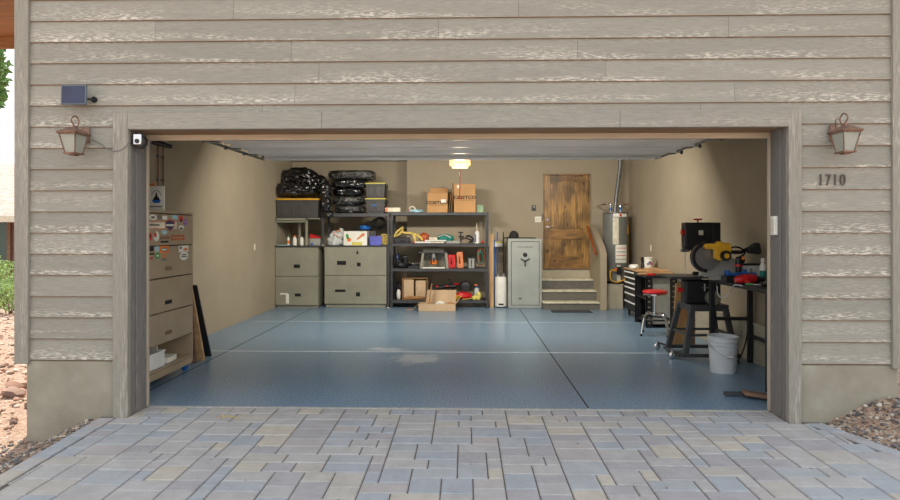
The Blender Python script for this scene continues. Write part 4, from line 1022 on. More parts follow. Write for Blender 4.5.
MB().box(fx(423, YS + .2), fx(444, YS + .2), YS + .2, YS + .24, rz + .031, rz + .095).build('fence', 'steel_grey', rt, bevel=.004)
for a, b in ((420.7, 419.3), (443.8, 445.6)):
    xa, xb = fx(a + 1, YS), fx(b + .5, YS)
    for y in (YS + .02, YS + .31): MB().add([(xb, y, z3), (xb + .05, y, z3), (xb + .05, y + .04, z3), (xb, y + .04, z3), (xa, y, rz), (xa + .05, y, rz), (xa + .05, y + .04, rz), (xa, y + .04, rz)], [(0, 3, 2, 1), (4, 5, 6, 7), (0, 1, 5, 4), (1, 2, 6, 5), (2, 3, 7, 6), (3, 0, 4, 7)]).build('leg', 'steel_grey', rt)
MB().box(fx(421, YS), fx(445, YS), YS + .325, YS + .335, z3, rz).build('back_panel', 'steel_grey', rt)
MB().box(fx(421.5, YS), fx(444.7, YS), YS + .03, YS + .04, z3, z3 + .025).build('brace', 'white', rt)
ro = MB().cyl((fx(433.3, YS), YS + .12, z3 + .09), (fx(433.3, YS), YS + .12, rz - .01), .062, n=20).build('router', 'steel', rt)
MB().lathe([(.05, z3 + .075), (.072, z3 + .085), (.072, z3 + .16), (.06, z3 + .17)], (fx(433.3, YS), YS + .12, 0), 20).build('motor_cap', 'orange', ro)
MB().box(fx(430.6, YS), fx(431.8, YS), YS + .04, YS + .055, z3 + .1, z3 + .2).box(fx(433, YS), fx(434.6, YS), YS + .04, YS + .055, z3 + .12, z3 + .22).build('knob', 'black', ro)
def case(name, label, px0, px1, py, mat, tilt, Y=YS + .04, dep=.22):
    x0, x1 = fx(px0, Y), fx(px1, Y); h = fz(py, Y) - z3; c = ((x0 + x1) / 2, Y, z3)
    t_ = thing(name, label, 'tool case', c, 'hard tool cases on the third shelf'); R_ = rotax(c, R(tilt), 'Y')
    dz = abs(sin(R(tilt))) * (x1 - x0) / 2
    T = Matrix.Translation((0, 0, dz)) @ R_
    MB().box(x0, x1, Y, Y + dep, z3, z3 + h).xf(T).build('shell', mat, t_, bevel=.014)
    MB().tube(curve([((x0 + x1) / 2 - .01, Y - .002, z3 + h * .3), ((x0 + x1) / 2 - .01, Y - .03, z3 + h * .4), ((x0 + x1) / 2 - .01, Y - .03, z3 + h * .6), ((x0 + x1) / 2 - .01, Y - .002, z3 + h * .7)], 4), .009, 6).xf(T).build('handle', 'black', t_)
    for k in (.15, .78): MB().box(x0 + .03, x1 - .03, Y - .007, Y - .0005, z3 + h * k, z3 + h * k + .03).xf(T).build('latch', mat, t_)
    return t_
case('tool_case', 'bright red hard tool case standing on end right of the router table', 448.4, 456.0, 255.0, 'red', -3)
case('tool_case', 'orange hard tool case standing between the red case and the charger', 457.5, 463.8, 252.3, 'orange_case', -4)
bc = thing('battery_charger', 'black and grey battery charger near the right end of the third shelf', 'battery charger', (fx(471.5, YS), YS + .15, z3))
MB().box(fx(467.8, YS), fx(475.2, YS), YS + .06, YS + .2, z3, z3 + .2).build('case', 'grey_panel', bc, bevel=.008)
MB().box(fx(467.4, YS), fx(475.6, YS), YS + .055, YS + .205, z3 + .2, z3 + .23).box(fx(467.4, YS), fx(468.6, YS), YS + .05, YS + .2, z3, z3 + .2).box(fx(474.4, YS), fx(475.6, YS), YS + .05, YS + .2, z3, z3 + .2).build('trim', 'black', bc, bevel=.006)
MB().box(fx(471.1, YS), fx(471.9, YS), YS + .054, YS + .0595, z3 + .02, z3 + .18).build('groove', 'black', bc)
gc = MB(); c_ = P(481, 256.5, YS + .12)
for k in range(3): gc.tube([(c_[0] + (.075 - .008 * k) * cos(a) + .01 * k, c_[1] + .012 * k, c_[2] + (.17 - .012 * k) * sin(a)) for a in [2 * pi * i / 24 for i in range(24)]], .0085, 6, closed=True)
gco = tag(gc.build('extension_cord', 'brown_leather'), 'orange-brown extension cord hanging in a loop beside the right shelf post', 'cord')
gd = MB(); 
for k in range(2): gd.tube([(c_[0] - .01 + (.055) * cos(a), c_[1] - .03 - .012 * k, c_[2] - .02 + (.13 - .02 * k) * sin(a)) for a in [2 * pi * i / 22 for i in range(22)]], .007, 6, closed=True)
gd.cyl((c_[0] - .01, c_[1] - .03, c_[2] + .1), (c_[0] - .01, c_[1] - .03, LC[1] - .06), .004, n=6)
tag(gd.build('extension_cord', 'teal'), 'dark green cord hanging in front of the orange-brown loop', 'cord')
nv = MB().blob((fx(395.5, YS), YS + .36, z3 + .17), (.045, .06, .13), .15, 2, 3, 3).cyl((fx(395.5, YS), YS + .36, z3 + .28), (fx(395.5, YS), YS + .36, LC[1] - .02), .006, n=6)
tag(nv.build('navy_bag', 'navy'), 'narrow navy bag hanging under the second shelf by the left post', 'bag')

# bottom shelf
z4 = LC[3] + .001
yb_ = YS + .07
bx = thing('cardboard_box', 'brown carton lying on its side on the bottom shelf, its open front facing out', 'cardboard box', (fx(415, yb_), yb_, z4))
x0, x1, zt1 = fx(402, yb_), fx(427.5, yb_), fz(278.3, yb_); th = .01
MB().box(x0, x1, yb_ + .3, yb_ + .31, z4 + .03, zt1).box(x0, x1, yb_, yb_ + .31, zt1 - th, zt1).box(x0, x1, yb_, yb_ + .31, z4, z4 + th).box(x0, x0 + th, yb_, yb_ + .31, z4, zt1).box(x1 - th, x1, yb_, yb_ + .31, z4, zt1).build('box', 'card_dark', bx, bevel=.002)
MB().box(x0 + .03, x0 + .24, yb_ + .02, yb_ + .028, z4 + .06, zt1 - .03).build('inner_flap', 'card_pale', bx)
MB().box(x0 + .27, x1 - .03, yb_ + .05, yb_ + .2, z4 + .05, zt1 - .05).build('packing_block', 'card_pale', bx, bevel=.02)
MB().blob((x0 + .36, yb_ + .05, z4 + .2), (.06, .02, .1), .2, 2, 3, 3).build('packing_block', 'card_pale', bx)
MB().blob((x0 + .26, yb_ + .02, z4 + .045), (.24, .05, .035), .3, 2, 5, 3, z4 + .011).build('crumpled_paper', 'card_dark', bx)
tag(MB().blob((fx(398, YS), YS + .12, z4 + .10), (.045, .05, .11), .2, 2, 2, 3, z4).build('white_bundle', 'white'), 'white bundle at the left end of the bottom shelf', 'bundle')
tag(MB().blob((fx(399, YS + .35), YS + .38, z4 + .15), (.10, .08, .15), .2, 2, 7, 3, z4).build('dark_bag', 'black_matte'), 'dark bag in the back left corner of the bottom shelf', 'bag')
trm = thing('string_trimmer', 'black power trimmer with red trim lying along the bottom shelf', 'trimmer', (fx(446, YS), YS + .3, z4))
yt = YS + .32
MB().tube([P(430, 289.5, yt), P(437, 288, yt), P(446, 286.3, yt), P(456, 286, yt)], [.028, .035, .045, .045], 10).cyl((fx(440, yt), yt, z4), P(440, 287, yt), .03, n=8).cyl((fx(453, yt), yt, z4), P(453, 287, yt), .03, n=8).build('body', 'black', trm)
MB().blob(P(437, 286.5, yt - .04), (.035, .02, .02), .1, 2, 1, 2).blob(P(447, 286.3, yt - .045), (.035, .015, .02), .1, 2, 2, 2).blob(P(456.5, 284, yt - .02), (.07, .04, .02), .1, 2, 2, 2).build('trim', 'red', trm)
MB().tube(curve([P(452, 284.5, yt), P(450.5, 280.5, yt), P(448.5, 279, yt)], 4), .012, 8).build('trigger_handle', 'black', trm)
yr = YS + .17
rbz = fz(291.2, yr)
tag(MB().blob((fx(463, yr), yr, z4 + .08), (.19, .1, .078), .12, 2, 4, 4, z4).build('red_bag', 'red'), 'red bag lying on the bottom shelf under the black blower', 'bag')
tag(MB().blob((fx(456.5, yr), yr - .1, z4 + .05), (.05, .05, .05), .25, 2, 9, 3, z4).blob((fx(458, yr), yr - .12, z4 + .075), (.09, .03, .018), .25, 2, 6, 3, z4).build('work_glove', 'yellow'), 'yellow glove tucked against the red bag', 'glove')
bw = thing('blower', 'round black blower resting on the red bag on the bottom shelf', 'blower', (fx(466, yr + .1), yr + .1, z4 + .16)); bc_ = (fx(465.5, yr + .06), yr + .1, fz(287, yr))
MB().lathe([(.06, yr + .02), (.1, yr + .04), (.115, yr + .09), (.1, yr + .16), (.06, yr + .18)], (bc_[0], 0, bc_[2]), 22, axis='y').build('fan_housing', 'black', bw)
gm = MB()
for k in range(4): gm.tube([(bc_[0] + (.03 + .02 * k) * cos(a), yr + .018 + .004 * k, bc_[2] + (.03 + .02 * k) * sin(a)) for a in [2 * pi * i / 20 for i in range(20)]], .004, 5, closed=True)
gm.build('grille', 'rack_black', bw)
ygl = YS + .045
tag(MB().blob((fx(476.3, ygl), ygl + .02, z4 + .05), (.09, .05, .05), .3, 1.8, 3, 4, z4).blob((fx(478.7, ygl), ygl + .02, z4 + .09), (.05, .045, .07), .3, 1.8, 6, 3, z4).tube([(fx(472, ygl), ygl + .02, z4 + .04), (fx(467, ygl), ygl, z4 + .02), (fx(462, ygl), ygl, z4 + .012)], .010, 6).build('work_glove', 'yellow_pale', ang=60), 'dirty pale yellow work glove at the right end of the bottom shelf', 'glove')
sp_ = bottle('white spray bottle with a blue and orange head behind the yellow glove', fx(476.7, YS + .25), YS + .25, z4, .055, .28, 'clear_plastic', 'blue', name='spray_bottle', grp=None)
MB().box(fx(474.5, YS + .25), fx(477.5, YS + .25), YS + .2, YS + .28, z4 + .28, z4 + .31).build('trigger_head', 'orange', sp_, bevel=.006)

# cardboard box on the floor, flaps up
yf = YS - .52
x0, x1 = fx(418.5, yf), fx(455.5, yf); zb1 = fz(304.2, yf)
fb = carton('cardboard_box', 'shallow open carton on the floor in front of the shelving, its lid raised', 'cardboard box', x0, x1, yf, yf + .34, 0, zb1, 'card_pale',
            [[(x0 + .12, yf + .34, zb1), (x1, yf + .34, zb1), (x1 + .01, yf + .40, fz(290, yf + .4)), (x0 + .14, yf + .40, fz(290, yf + .4))],
             [(x0, yf, zb1), (x0, yf + .34, zb1), (x0 - .06, yf + .30, zb1 - .07), (x0 - .08, yf + .02, zb1 - .07)],
             [(x1, yf + .02, zb1), (x1, yf + .34, zb1), (x1 + .10, yf + .34, zb1 + .11), (x1 + .02, yf + .04, zb1 + .02)]], open_=True)
tag(MB().blob((fx(440.5, yf + .15), yf + .15, zb1 - .02), (.09, .07, .06), .4, 2, 5, 4, .03).build('crumpled_paper', 'paper', ang=20), 'crumpled white paper sticking out of the open carton on the floor', 'paper')
tag(MB().blob((fx(450.5, yf + .15), yf + .15, zb1 - .035), (.07, .07, .05), .4, 2, 8, 4, .03).build('crumpled_paper', 'card_dark', ang=20), 'crumpled brown paper in the open carton on the floor', 'paper')
tag(MB().box(x0 + .16, x0 + .18, yf + .1, yf + .26, .012, fz(283, yf + .3)).xf(rotax((x0 + .16, yf, .012), R(9), 'Y')).build('card_strip', 'card_dark'), 'narrow strip of brown card standing in the open floor carton', 'cardboard')
tag(MB().box(fx(406, yf + .25), fx(413.5, yf + .25), yf + .22, yf + .3, 0, .012).build('card_scrap', 'card_dark'), 'flat scrap of card on the floor left of the open carton', 'cardboard')

# ------------------------------------------------ brooms, boards and canister between shelving and safe
yw = 7.45
bd = tag(MB().box(fx(489.5, YS + .1), fx(493.6, YS + .1), YS + .1, YS + .125, .0, fz(234, YS + .1)).build('board', 'plank', bevel=.002), 'pale narrow board standing upright against the shelving\'s right end', 'board')
def broom(label, px, Y, topy, stickmat, headz=None, headw=.14, headmat='cream', lean=0, name='broom', cat='broom', down=False):
    x = fx(px, Y); zt_b = fz(topy, Y); t_ = thing(name, label, cat, (x, Y, 0))
    MB().tube([(x, Y, .0 if not down else .12), (x + lean, Y + .06, zt_b)], .012, 8).build('handle', stickmat, t_)
    if headz is not None:
        hx = x + lean * headz / zt_b
        MB().box(hx - headw / 2, hx + headw / 2, Y + .01, Y + .06, headz, headz + .035).build('head', headmat, t_, bevel=.004)
        if not down: MB().box(hx - headw / 2 + .01, hx + headw / 2 - .01, Y + .012, Y + .058, headz - .07, headz, top=(.01, .01, 0, 0)).build('bristles', 'white', t_)
    return t_
broom('blue-handled pole standing beside the pale board', 494.5, YS + .3, 240, 'blue')
broom('upturned push broom with a cream head beside the pale board', 497.5, YS + .46, 232, 'blue', fz(243.3, YS + .46), .26, 'yellow_pale')
broom('long dark pole standing behind the white canister', 503.5, YS + .33, 232, 'black')
cn = thing('canister', 'tall white canister with small black fittings on top, left of the safe', 'canister', (fx(500.5, YS + .15), YS + .15, 0))
cxn, cyn, czt = fx(500.7, YS + .15), YS + .15, fz(277, YS + .02)
MB().lathe([(.11, .02), (.12, .03), (.12, czt - .03), (.11, czt)], (cxn, cyn, 0), 28).build('body', 'white', cn)
MB().lathe([(.10, 0), (.104, .02)], (cxn, cyn, 0), 24).build('base_ring', 'black', cn)
for dx in (-.055, .055): MB().lathe([(.045, czt), (.045, czt + .04), (.03, czt + .06), (.018, czt + .075)], (cxn + dx, cyn, 0), 14).build('valve_cap', 'steel', cn)
MB().box(cxn - .05, cxn + .05, cyn - .124, cyn - .117, .06, .09).build('label', 'ink', cn)

# ------------------------------------------------ gun safe
Yv = 6.87; vx0, vx1, vz1 = fx(508, Yv), fx(542, Yv), fz(238.5, Yv)
sf = thing('gun_safe', 'tall pale grey steel safe with a three-spoke handle, left of the steps', 'safe', ((vx0 + vx1) / 2, Yv + .25, 0))
MB().box(vx0, vx1, Yv, Yv + .5, .0, vz1).build('body', 'safe', sf, bevel=.012)
dx0, dx1, dz0, dz1 = fx(511.5, Yv), fx(539, Yv), fz(304.7, Yv), fz(241.8, Yv)
MB().box(dx0 - .009, dx1 + .009, Yv - .002, Yv - .0003, dz0 - .009, dz1 + .009).build('door_gap', 'hole', sf)
sd = MB().box(dx0, dx1, Yv - .016, Yv - .003, dz0, dz1).build('door', 'safe', sf, bevel=.004)
m = MB(); hx, hz = fx(525, Yv), fz(261, Yv)
m.cyl((hx, Yv - .05, hz), (hx, Yv - .017, hz), .022, n=16)
for a in (90, 210, 330):
    e = (hx + .11 * cos(R(a + 120)) , Yv - .045, hz + .11 * sin(R(a + 120)))
for a in (-90, 30, 150):
    e = (hx + .105 * cos(R(a)), Yv - .042, hz + .105 * sin(R(a))); m.tube([(hx, Yv - .042, hz), e], [.009, .012], 8)
m.build('handle', 'black', sd)
hz2 = fz(254.8, Yv)
MB().lathe([(.045, Yv - .022), (.045, Yv - .017)], (hx, 0, hz2), 24, axis='y').lathe([(.016, Yv - .04), (.026, Yv - .034), (.026, Yv - .0225)], (hx, 0, hz2), 16, axis='y').build('dial', 'black', sd)
text('lettering', 'WINCHESTER', .042, (hx, Yv - .0175, fz(247, Yv)), 'number_metal', sd, sx=1.25)
m = MB(); ex, ez = fx(520, Yv), fz(298.5, Yv)
m.prism([(ex - .06, ez), (ex - .02, ez + .008), (ex - .015, ez + .03), (ex + .0, ez + .012), (ex + .03, ez + .03), (ex + .022, ez + .008), (ex + .045, ez), (ex + .015, ez - .008), (ex + .0, ez - .025), (ex - .012, ez - .008)], 'y', Yv - .0175, Yv - .0163); m.build('rider_emblem', 'number_metal', sd)
for k in (.2, .78): MB().cyl((dx1 + .012, Yv - .01, dz0 + (dz1 - dz0) * k), (dx1 + .012, Yv - .01, dz0 + (dz1 - dz0) * k + .07), .009, n=10).build('hinge', 'safe', sf)
pad = tag(MB().box(vx0 - .08, vx1 - .12, Yv + .03, Yv + .45, vz1 + .001, vz1 + .018).build('folded_cloth', 'black_matte', bevel=.004), 'dark cloth lying on top of the grey safe', 'cloth')
cp = thing('cap', 'dark baseball cap lying on the cloth on top of the safe', 'cap', (fx(514, Yv), Yv + .2, vz1 + .018))
cpx, cpy, cpz = fx(514.5, Yv), Yv + .18, vz1 + .019
MB().blob((cpx, cpy, cpz + .02), (.10, .10, .12), .06, 2, 3, 4, cpz).build('crown', 'black_matte', cp)
MB().lathe([(.14, cpz + .0), (.14, cpz + .008), (.1, cpz + .012)], (cpx - .04, cpy - .05, 0), 20).build('brim', 'black_matte', cp)

# ------------------------------------------------ door, steps, half wall
Yd = YB; dX0, dX1, dZ0, dZ1 = fx(544.7, Yd), fx(588.3, Yd), fz(268, Yd), fz(174.3, Yd)
dr = bpy.data.objects.new('door_1', None); COL.objects.link(dr); dr.location = (dX0, Yd, dZ0); ORG['door_1'] = Vector(dr.location); dr['kind'] = 'structure'
bk = MB(); n = 5; pw = (dX1 - dX0 - .2) / n
for k in range(n): bk.box(dX0 + .1 + pw * k + .002, dX0 + .1 + pw * (k + 1) - .002, Yd - .018, Yd - .002, dZ0 + .1, dZ1 - .05)
bk.build('plank_panel', 'door_wood', dr, bevel=.003)
MB().box(dX0, dX0 + .115, Yd - .036, Yd - .001, dZ0 + .006, dZ1 - .03).build('stile', 'door_wood', dr, bevel=.004)
MB().box(dX1 - .115, dX1, Yd - .036, Yd - .001, dZ0 + .006, dZ1 - .03).build('stile', 'door_wood', dr, bevel=.004)
zk0, zk1 = fz(239.5, Yd), fz(228.5, Yd)
MB().box(dX0 + .115, dX1 - .115, Yd - .035, Yd - .001, dZ0 + .006, fz(256.5, Yd)).build('bottom_rail', 'door_wood_h', dr, bevel=.004)
MB().box(dX0 + .115, dX1 - .115, Yd - .035, Yd - .001, zk0, zk1).build('lock_rail', 'door_wood_h', dr, bevel=.004)
xa, xb = dX0 + .115, dX1 - .115; zr = fz(184.5, Yd); arch = [(xa + (xb - xa) * k / 14, zr + .075 * sin(pi * k / 14)) for k in range(15)]
MB().prism([(xa, dZ1 - .03)] + arch + [(xb, dZ1 - .03)], 'y', Yd - .035, Yd - .001).build('top_rail', 'door_wood_h', dr, bevel=.003)
MB().box(dX0 - .03, dX0 - .004, Yd - .045, Yd, dZ0, dZ1 + .0).box(dX1 + .004, dX1 + .03, Yd - .045, Yd, dZ0, dZ1).box(dX0 - .03, dX1 + .03, Yd - .045, Yd, dZ1 - .026, dZ1).build('door_frame', 'door_wood', dr, bevel=.003)
MB().box(dX0 - .03, dX1 + .03, Yd - .06, Yd, dZ0 - .02, dZ0 + .004).build('threshold', 'scrap', dr)
for pz, nm in ((219.5, 'deadbolt'), (227, 'door_handle')):
    m = MB().lathe([(.03, Yd - .045), (.03, Yd - .0365)], (dX0 + .055, 0, fz(pz, Yd)), 18, axis='y')
    if nm == 'door_handle': m.cyl((dX0 + .055, Yd - .09, fz(pz, Yd)), (dX0 + .055, Yd - .045, fz(pz, Yd)), .01, n=10).cyl((dX0 + .055, Yd - .085, fz(pz, Yd)), (dX0 + .16, Yd - .085, fz(pz, Yd)), .009, n=10)
    else: m.cyl((dX0 + .055, Yd - .055, fz(pz, Yd)), (dX0 + .055, Yd - .045, fz(pz, Yd)), .018, n=14)
    m.build(nm, 'chrome', dr)
# switches beside the door
sw = thing('light_switch', 'white switch plate on the back wall left of the wooden door', 'light switch', (fx(538, YB), YB, fz(222, YB)))
MB().box(fx(534.8, YB), fx(541.2, YB), YB - .008, YB - .0005, fz(222.2, YB), fz(216.6, YB)).build('plate', 'white', sw, bevel=.003)
for k in (536.6, 539.4): MB().box(fx(k - .8, YB), fx(k + .8, YB), YB - .012, YB - .0085, fz(221, YB), fz(217.8, YB)).build('rocker', 'cream', sw, bevel=.002)
kpd = thing('wall_control', 'black door control above the white switch plate on the back wall', 'wall control', (fx(534, YB), YB, fz(210.7, YB)))
MB().box(fx(531.8, YB), fx(535.8, YB), YB - .02, YB - .0005, fz(210.8, YB), fz(205.4, YB)).build('case', 'black', kpd, bevel=.004)
MB().box(fx(532.7, YB), fx(534.9, YB), YB - .024, YB - .0205, fz(207.6, YB), fz(206.2, YB)).build('button', 'grey_panel', kpd)
tag(MB().tube(curve([(fx(541.5, YB), YB - .012, fz(214.5, YB)), (fx(542.6, YB), YB - .012, fz(215, YB)), (fx(542.6, YB), YB - .012, fz(219, YB)), (fx(542, YB), YB - .012, fz(220.5, YB))], 4), .008, 6).build('key_hook', 'black'), 'black hook with keys beside the switch plate', 'hook')
# steps
stp = [(6.62, 302, 542.6, 599), (6.90, 290.5, 542.6, 596), (7.18, 279.6, 542.6, 593.2)]
zprev = 0
SX0, SX1 = fx(543.3, 6.62), 2.67
for k, (y, py, a, b) in enumerate(stp):
    z = [.155, .36, .565][k]
    struct(MB().box(SX0, SX1, y + .022, YB - .001, zprev, z - .03).build('trim_step', 'carpet', smooth=False))
    struct(MB().box(SX0 - .0, SX1, y, y + .05, z - .03, z).box(SX0, SX1, y + .05, YB - .001, z - .03, z - .002).build('trim_step_nosing', 'nosing', bevel=.006))
    zprev = z
struct(MB().box(SX0, SX1, YB - .02, YB - .0005, .565, dZ0 - .02).build('trim_16', 'stem', smooth=False))
struct(MB().prism([(6.58, 0), (YB, 0), (YB, fz(224.5, YB)), (7.5, fz(226, 7.5)), (6.72, fz(252.5, 6.6) + .10), (6.58, fz(253.5, 6.58))], 'x', SX1, SX1 + .13).build('wall_stair', 'inner_wall', bevel=.006))
hr = thing('handrail', 'reddish wooden handrail on the half wall beside the steps', 'handrail', (SX1 - .05, 7.1, .9))
ry0, ry1 = 6.72, 7.55
MB().tube([(SX1 - .055, ry1, fz(226.5, ry1) - .0), (SX1 - .055, ry0, fz(253, ry0) - .02)], .024, 10).build('rail', 'rail', hr)
for y in (6.85, 7.4):
    zr_ = fz(226.5, ry1) + (fz(253, ry0) - .02 - fz(226.5, ry1)) * (ry1 - y) / (ry1 - ry0)
    MB().tube([(SX1, y, zr_ - .06), (SX1 - .055, y, zr_ - .03)], .009, 6).build('bracket', 'bronze', hr)
tag(MB().box(fx(552, 6.3), fx(592, 6.3), 6.22, 6.55, 0, .012).build('door_mat', 'mat_dark', bevel=.004), 'dark flat mat on the floor in front of the steps', 'mat')

# ------------------------------------------------ water heater
Yh = 7.08; hx = fx(615.5, Yh); hzb, hzt = fz(283.3, Yh - .2), fz(213, Yh)
pf = thing('heater_stand', 'cream box platform carrying the water heater in the corner', 'stand', (hx, Yh, 0))
MB().box(fx(605.5, Yh - .27), fx(623, Yh - .27), Yh - .27, Yh + .25, 0, hzb - .03).build('box', 'stem', pf, bevel=.006)
MB().box(fx(605, Yh - .28), fx(623.8, Yh - .28), Yh - .28, Yh + .26, hzb - .03, hzb - .004).build('top', 'stem', pf, bevel=.004)
wh = thing('water_heater', 'tall grey water heater with a flue pipe, right of the steps', 'water heater', (hx, Yh, hzb)); r = .255
MB().lathe([(r - .01, hzb), (r, hzb + .02), (r, hzt - .03), (r - .03, hzt), (.1, hzt + .012)], (hx, Yh, 0), 40).build('tank', 'heater', wh)
MB().lathe([(r + .004, hzb), (r + .004, hzb + .05)], (hx, Yh, 0), 40).build('base_band', 'black', wh)
MB().lathe([(r - .005, hzt - .012), (r + .004, hzt - .006), (r + .002, hzt + .004), (r - .04, hzt + .01)], (hx, Yh, 0), 40).build('top_band', 'galv_dark', wh)
def cyl_patch(name, a0, a1, z0, z1, mat, par, rr=None, n=10):
    q = rr or r + .003; m = MB(); vs = []
    for k in range(n + 1):
        a = R(a0 + (a1 - a0) * k / n)
        vs += [(hx + q * sin(a), Yh - q * cos(a), z0), (hx + q * sin(a), Yh - q * cos(a), z1), (hx + (q - .004) * sin(a), Yh - (q - .004) * cos(a), z0), (hx + (q - .004) * sin(a), Yh - (q - .004) * cos(a), z1)]
    fs = []
    for k in range(n):
        i = 4 * k; fs += [(i, i + 4, i + 5, i + 1), (i + 2, i + 3, i + 7, i + 6), (i + 1, i + 5, i + 7, i + 3), (i, i + 2, i + 6, i + 4)]
    m.add(vs, fs + [(0, 1, 3, 2), (4 * n, 4 * n + 2, 4 * n + 3, 4 * n + 1)]); return m.build(name, mat, par)
tb_ = cyl_patch('top_sticker', -24, 46, hzt - .085, hzt - .02, 'white', wh)
cyl_patch('badge', 4, 14, hzt - .078, hzt - .03, 'red', tb_, r + .006, 4)
cyl_patch('side_reflection', -26, 0, fz(244, Yh), hzt - .10, 'nosing', wh)  # pale strip painting the upright reflection on the tank
lbw = cyl_patch('instruction_label', -14, 42, fz(262, Yh), fz(244.5, Yh), 'paper', wh, r + .005)
for k in range(4):
    zq_ = fz(248 + 3.6 * k, Yh); cyl_patch('printed_line', -10, 36, zq_, zq_ + .012, 'red' if k in (0, 2) else 'galv_dark', lbw, r + .007)
cyl_patch('energy_label', 50, 72, fz(234, Yh), fz(225, Yh), 'yellow', wh, r + .005, 4)
cyl_patch('lower_reflection', -8, 8, hzb + .06, fz(264, Yh), 'nosing', wh, r + .0035, 4)  # lower stretch of the painted tank reflection
MB().box(hx - .045, hx + .045, Yh - r - .07, Yh - r - .002, fz(274, Yh - r), fz(266.5, Yh - r)).build('gas_valve', 'black', wh, bevel=.008)
MB().cyl((hx - .09, Yh - r - .03, fz(269, Yh - r)), (hx - .045, Yh - r - .03, fz(269, Yh - r)), .025, n=12).build('gas_knob', 'orange', wh)
MB().tube(curve([(hx - .06, Yh - r - .04, fz(271, Yh - r)), (hx - .17, Yh - r - .06, fz(270, Yh - r)), (hx - .17, Yh - r - .07, fz(279, Yh - r)), (hx - .05, Yh - r - .07, fz(281.5, Yh - r)), (hx + .1, Yh - r - .05, fz(279, Yh - r)), (hx + .30, Yh - r + .1, fz(275, Yh - r))], 6), .012, 8).build('gas_pipe', 'yellow', wh)
flu = MB().tube([(hx - .005, Yh, hzt), (hx - .005, Yh, hzt + .11), (hx + .015, Yh + .02, hzt + .28), (hx + .10, Yh + .1, hzt + .80), (hx + .12, Yh + .1, hzt + .95), (hx + .12, Yh + .1, CZ - .002)], .042, 16).build('flue', 'galv_dark', wh)
for z, dx, dy in ((.11, 0, 0), (.80, .105, .1), (.93, .125, .1), (.46, .047, .048)): MB().cyl((hx - .005 + dx, Yh + dy, hzt + z), (hx - .005 + dx, Yh + dy, hzt + z + .02), .048, n=16).build('collar', 'galv_dark', flu)
for sx, ex in ((-1, -.30), (1, .27)):
    px_ = hx + sx * .10
    p = MB().tube(curve([(px_, Yh, hzt), (px_, Yh, hzt + .14), (px_ + sx * .03, Yh + .02, hzt + .19), (px_ + sx * .13, Yh + .1, hzt + .17), (px_ + sx * .16, Yh + .53, hzt + .16)], 5), .013, 8).build('water_pipe', 'chrome', wh)
    MB().cyl((px_, Yh, hzt + .05), (px_, Yh, hzt + .12), .024, n=12).build('union', 'blue', p)
    MB().cyl((px_ + sx * .07, Yh + .05, hzt + .185), (px_ + sx * .17, Yh - .02, hzt + .175), .012, n=8).build('valve_lever', 'copper', p)
# pale pole in the corner
tag(MB().tube([(fx(627.5, 7.2), 7.15, 0), (fx(628.5, 7.4), 7.4, fz(217, 7.4))], .018, 8).build('wooden_pole', 'ply'), 'pale wooden pole standing in the corner right of the water heater', 'pole')
# ================================================================== RIGHT-HAND WALL
def yx(px, X):
    """distance at which a point of the plane x = X stands"""
    k = (px - 450) / FP
    return X * (cos(YAW) + k * sin(YAW)) / (k * cos(YAW) - sin(YAW)) - DC
# tool chest
CX0, CX1, CY0, CY1, CZ0, CZ1 = 2.985, 3.42, 5.15, 5.98, .12, .86
tc = thing('tool_chest', 'black rolling tool chest with chrome drawer edges against the right wall', 'tool chest', (3.2, 5.56, 0))
MB().box(CX0 + .02, CX1, CY0, CY1, CZ0, CZ1).build('body', 'black', tc, bevel=.006)
MB().box(CX0 - .01, CX1, CY0 - .02, CY1 + .02, CZ1, CZ1 + .025).build('worktop', 'plank_h', tc, bevel=.004)
zr_ = [CZ0 + .02, .30, .45, .56, .65, .74, .84]
for i, (a, b) in enumerate(zip(zr_[:-1], zr_[1:])):
    for (u, v) in (((CY0 + .02, CY1 - .02),) if i < 2 else ((CY0 + .02, 5.55), (5.56, CY1 - .02))):
        d = MB().box(CX0 + .004, CX0 + .0195, u, v, a + .005, b - .005).build('drawer', 'black', tc, bevel=.002)
        MB().box(CX0 - .014, CX0 + .0035, u + .01, v - .01, b - .030, b - .010).build('handle', 'galv', d)
for x in (CX0 + .07, CX1 - .06):
    for y in (CY0 + .07, CY1 - .07):
        MB().box(x - .02, x + .02, y - .025, y + .025, .08, CZ0).lathe([(.035, x - .014), (.05, x - .009), (.05, x + .009), (.035, x + .014)], (0, y, .05), 18, axis='x').build('caster', 'rubber', tc)
# cabinet with the grey end panel
wb = thing('steel_bench', 'black framed bench with a grey end panel behind the red stool', 'workbench', (3.18, 4.75, 0))
BX0, BX1, BY0, BY1, BZ = 2.925, 3.42, 4.44, 5.09, .845
MB().box(BX0 - .02, BX1, BY0 - .03, BY1, BZ - .035, BZ).build('top', 'black', wb, bevel=.004)
for x, s_ in ((BX0, 1), (BX1, -1)):
    for y in (BY0, BY1 - .04):
        m = MB(); m.box(min(x, x + s_ * .10), max(x, x + s_ * .10), y, y + .012, 0, BZ - .036).box(min(x, x + s_ * .012), max(x, x + s_ * .012), y, y + .04, 0, BZ - .036)
        z = .08
        while z < BZ - .08 and y == BY0:
            m.prism([(x + s_ * (.05 + .022 * cos(a)), z + .012 * sin(a)) for a in [2 * pi * k / 8 for k in range(8)]], 'y', y - .002, y - .0003, 1); z += .085
        m.build('upright', ['black', 'steel_grey'], wb)
MB().box(BX0 + .105, BX1 - .105, BY0 + .014, BY0 + .03, .06, BZ - .04).build('end_panel', 'grey_panel', wb, bevel=.003)
MB().box(BX0 + .02, BX1 - .02, BY0 + .05, BY1 - .05, .08, .10).build('shelf', 'black', wb)
MB().box(BX0 + .02, BX1 - .02, BY0 + .05, BY1 - .05, .45, .47).build('shelf', 'black', wb)
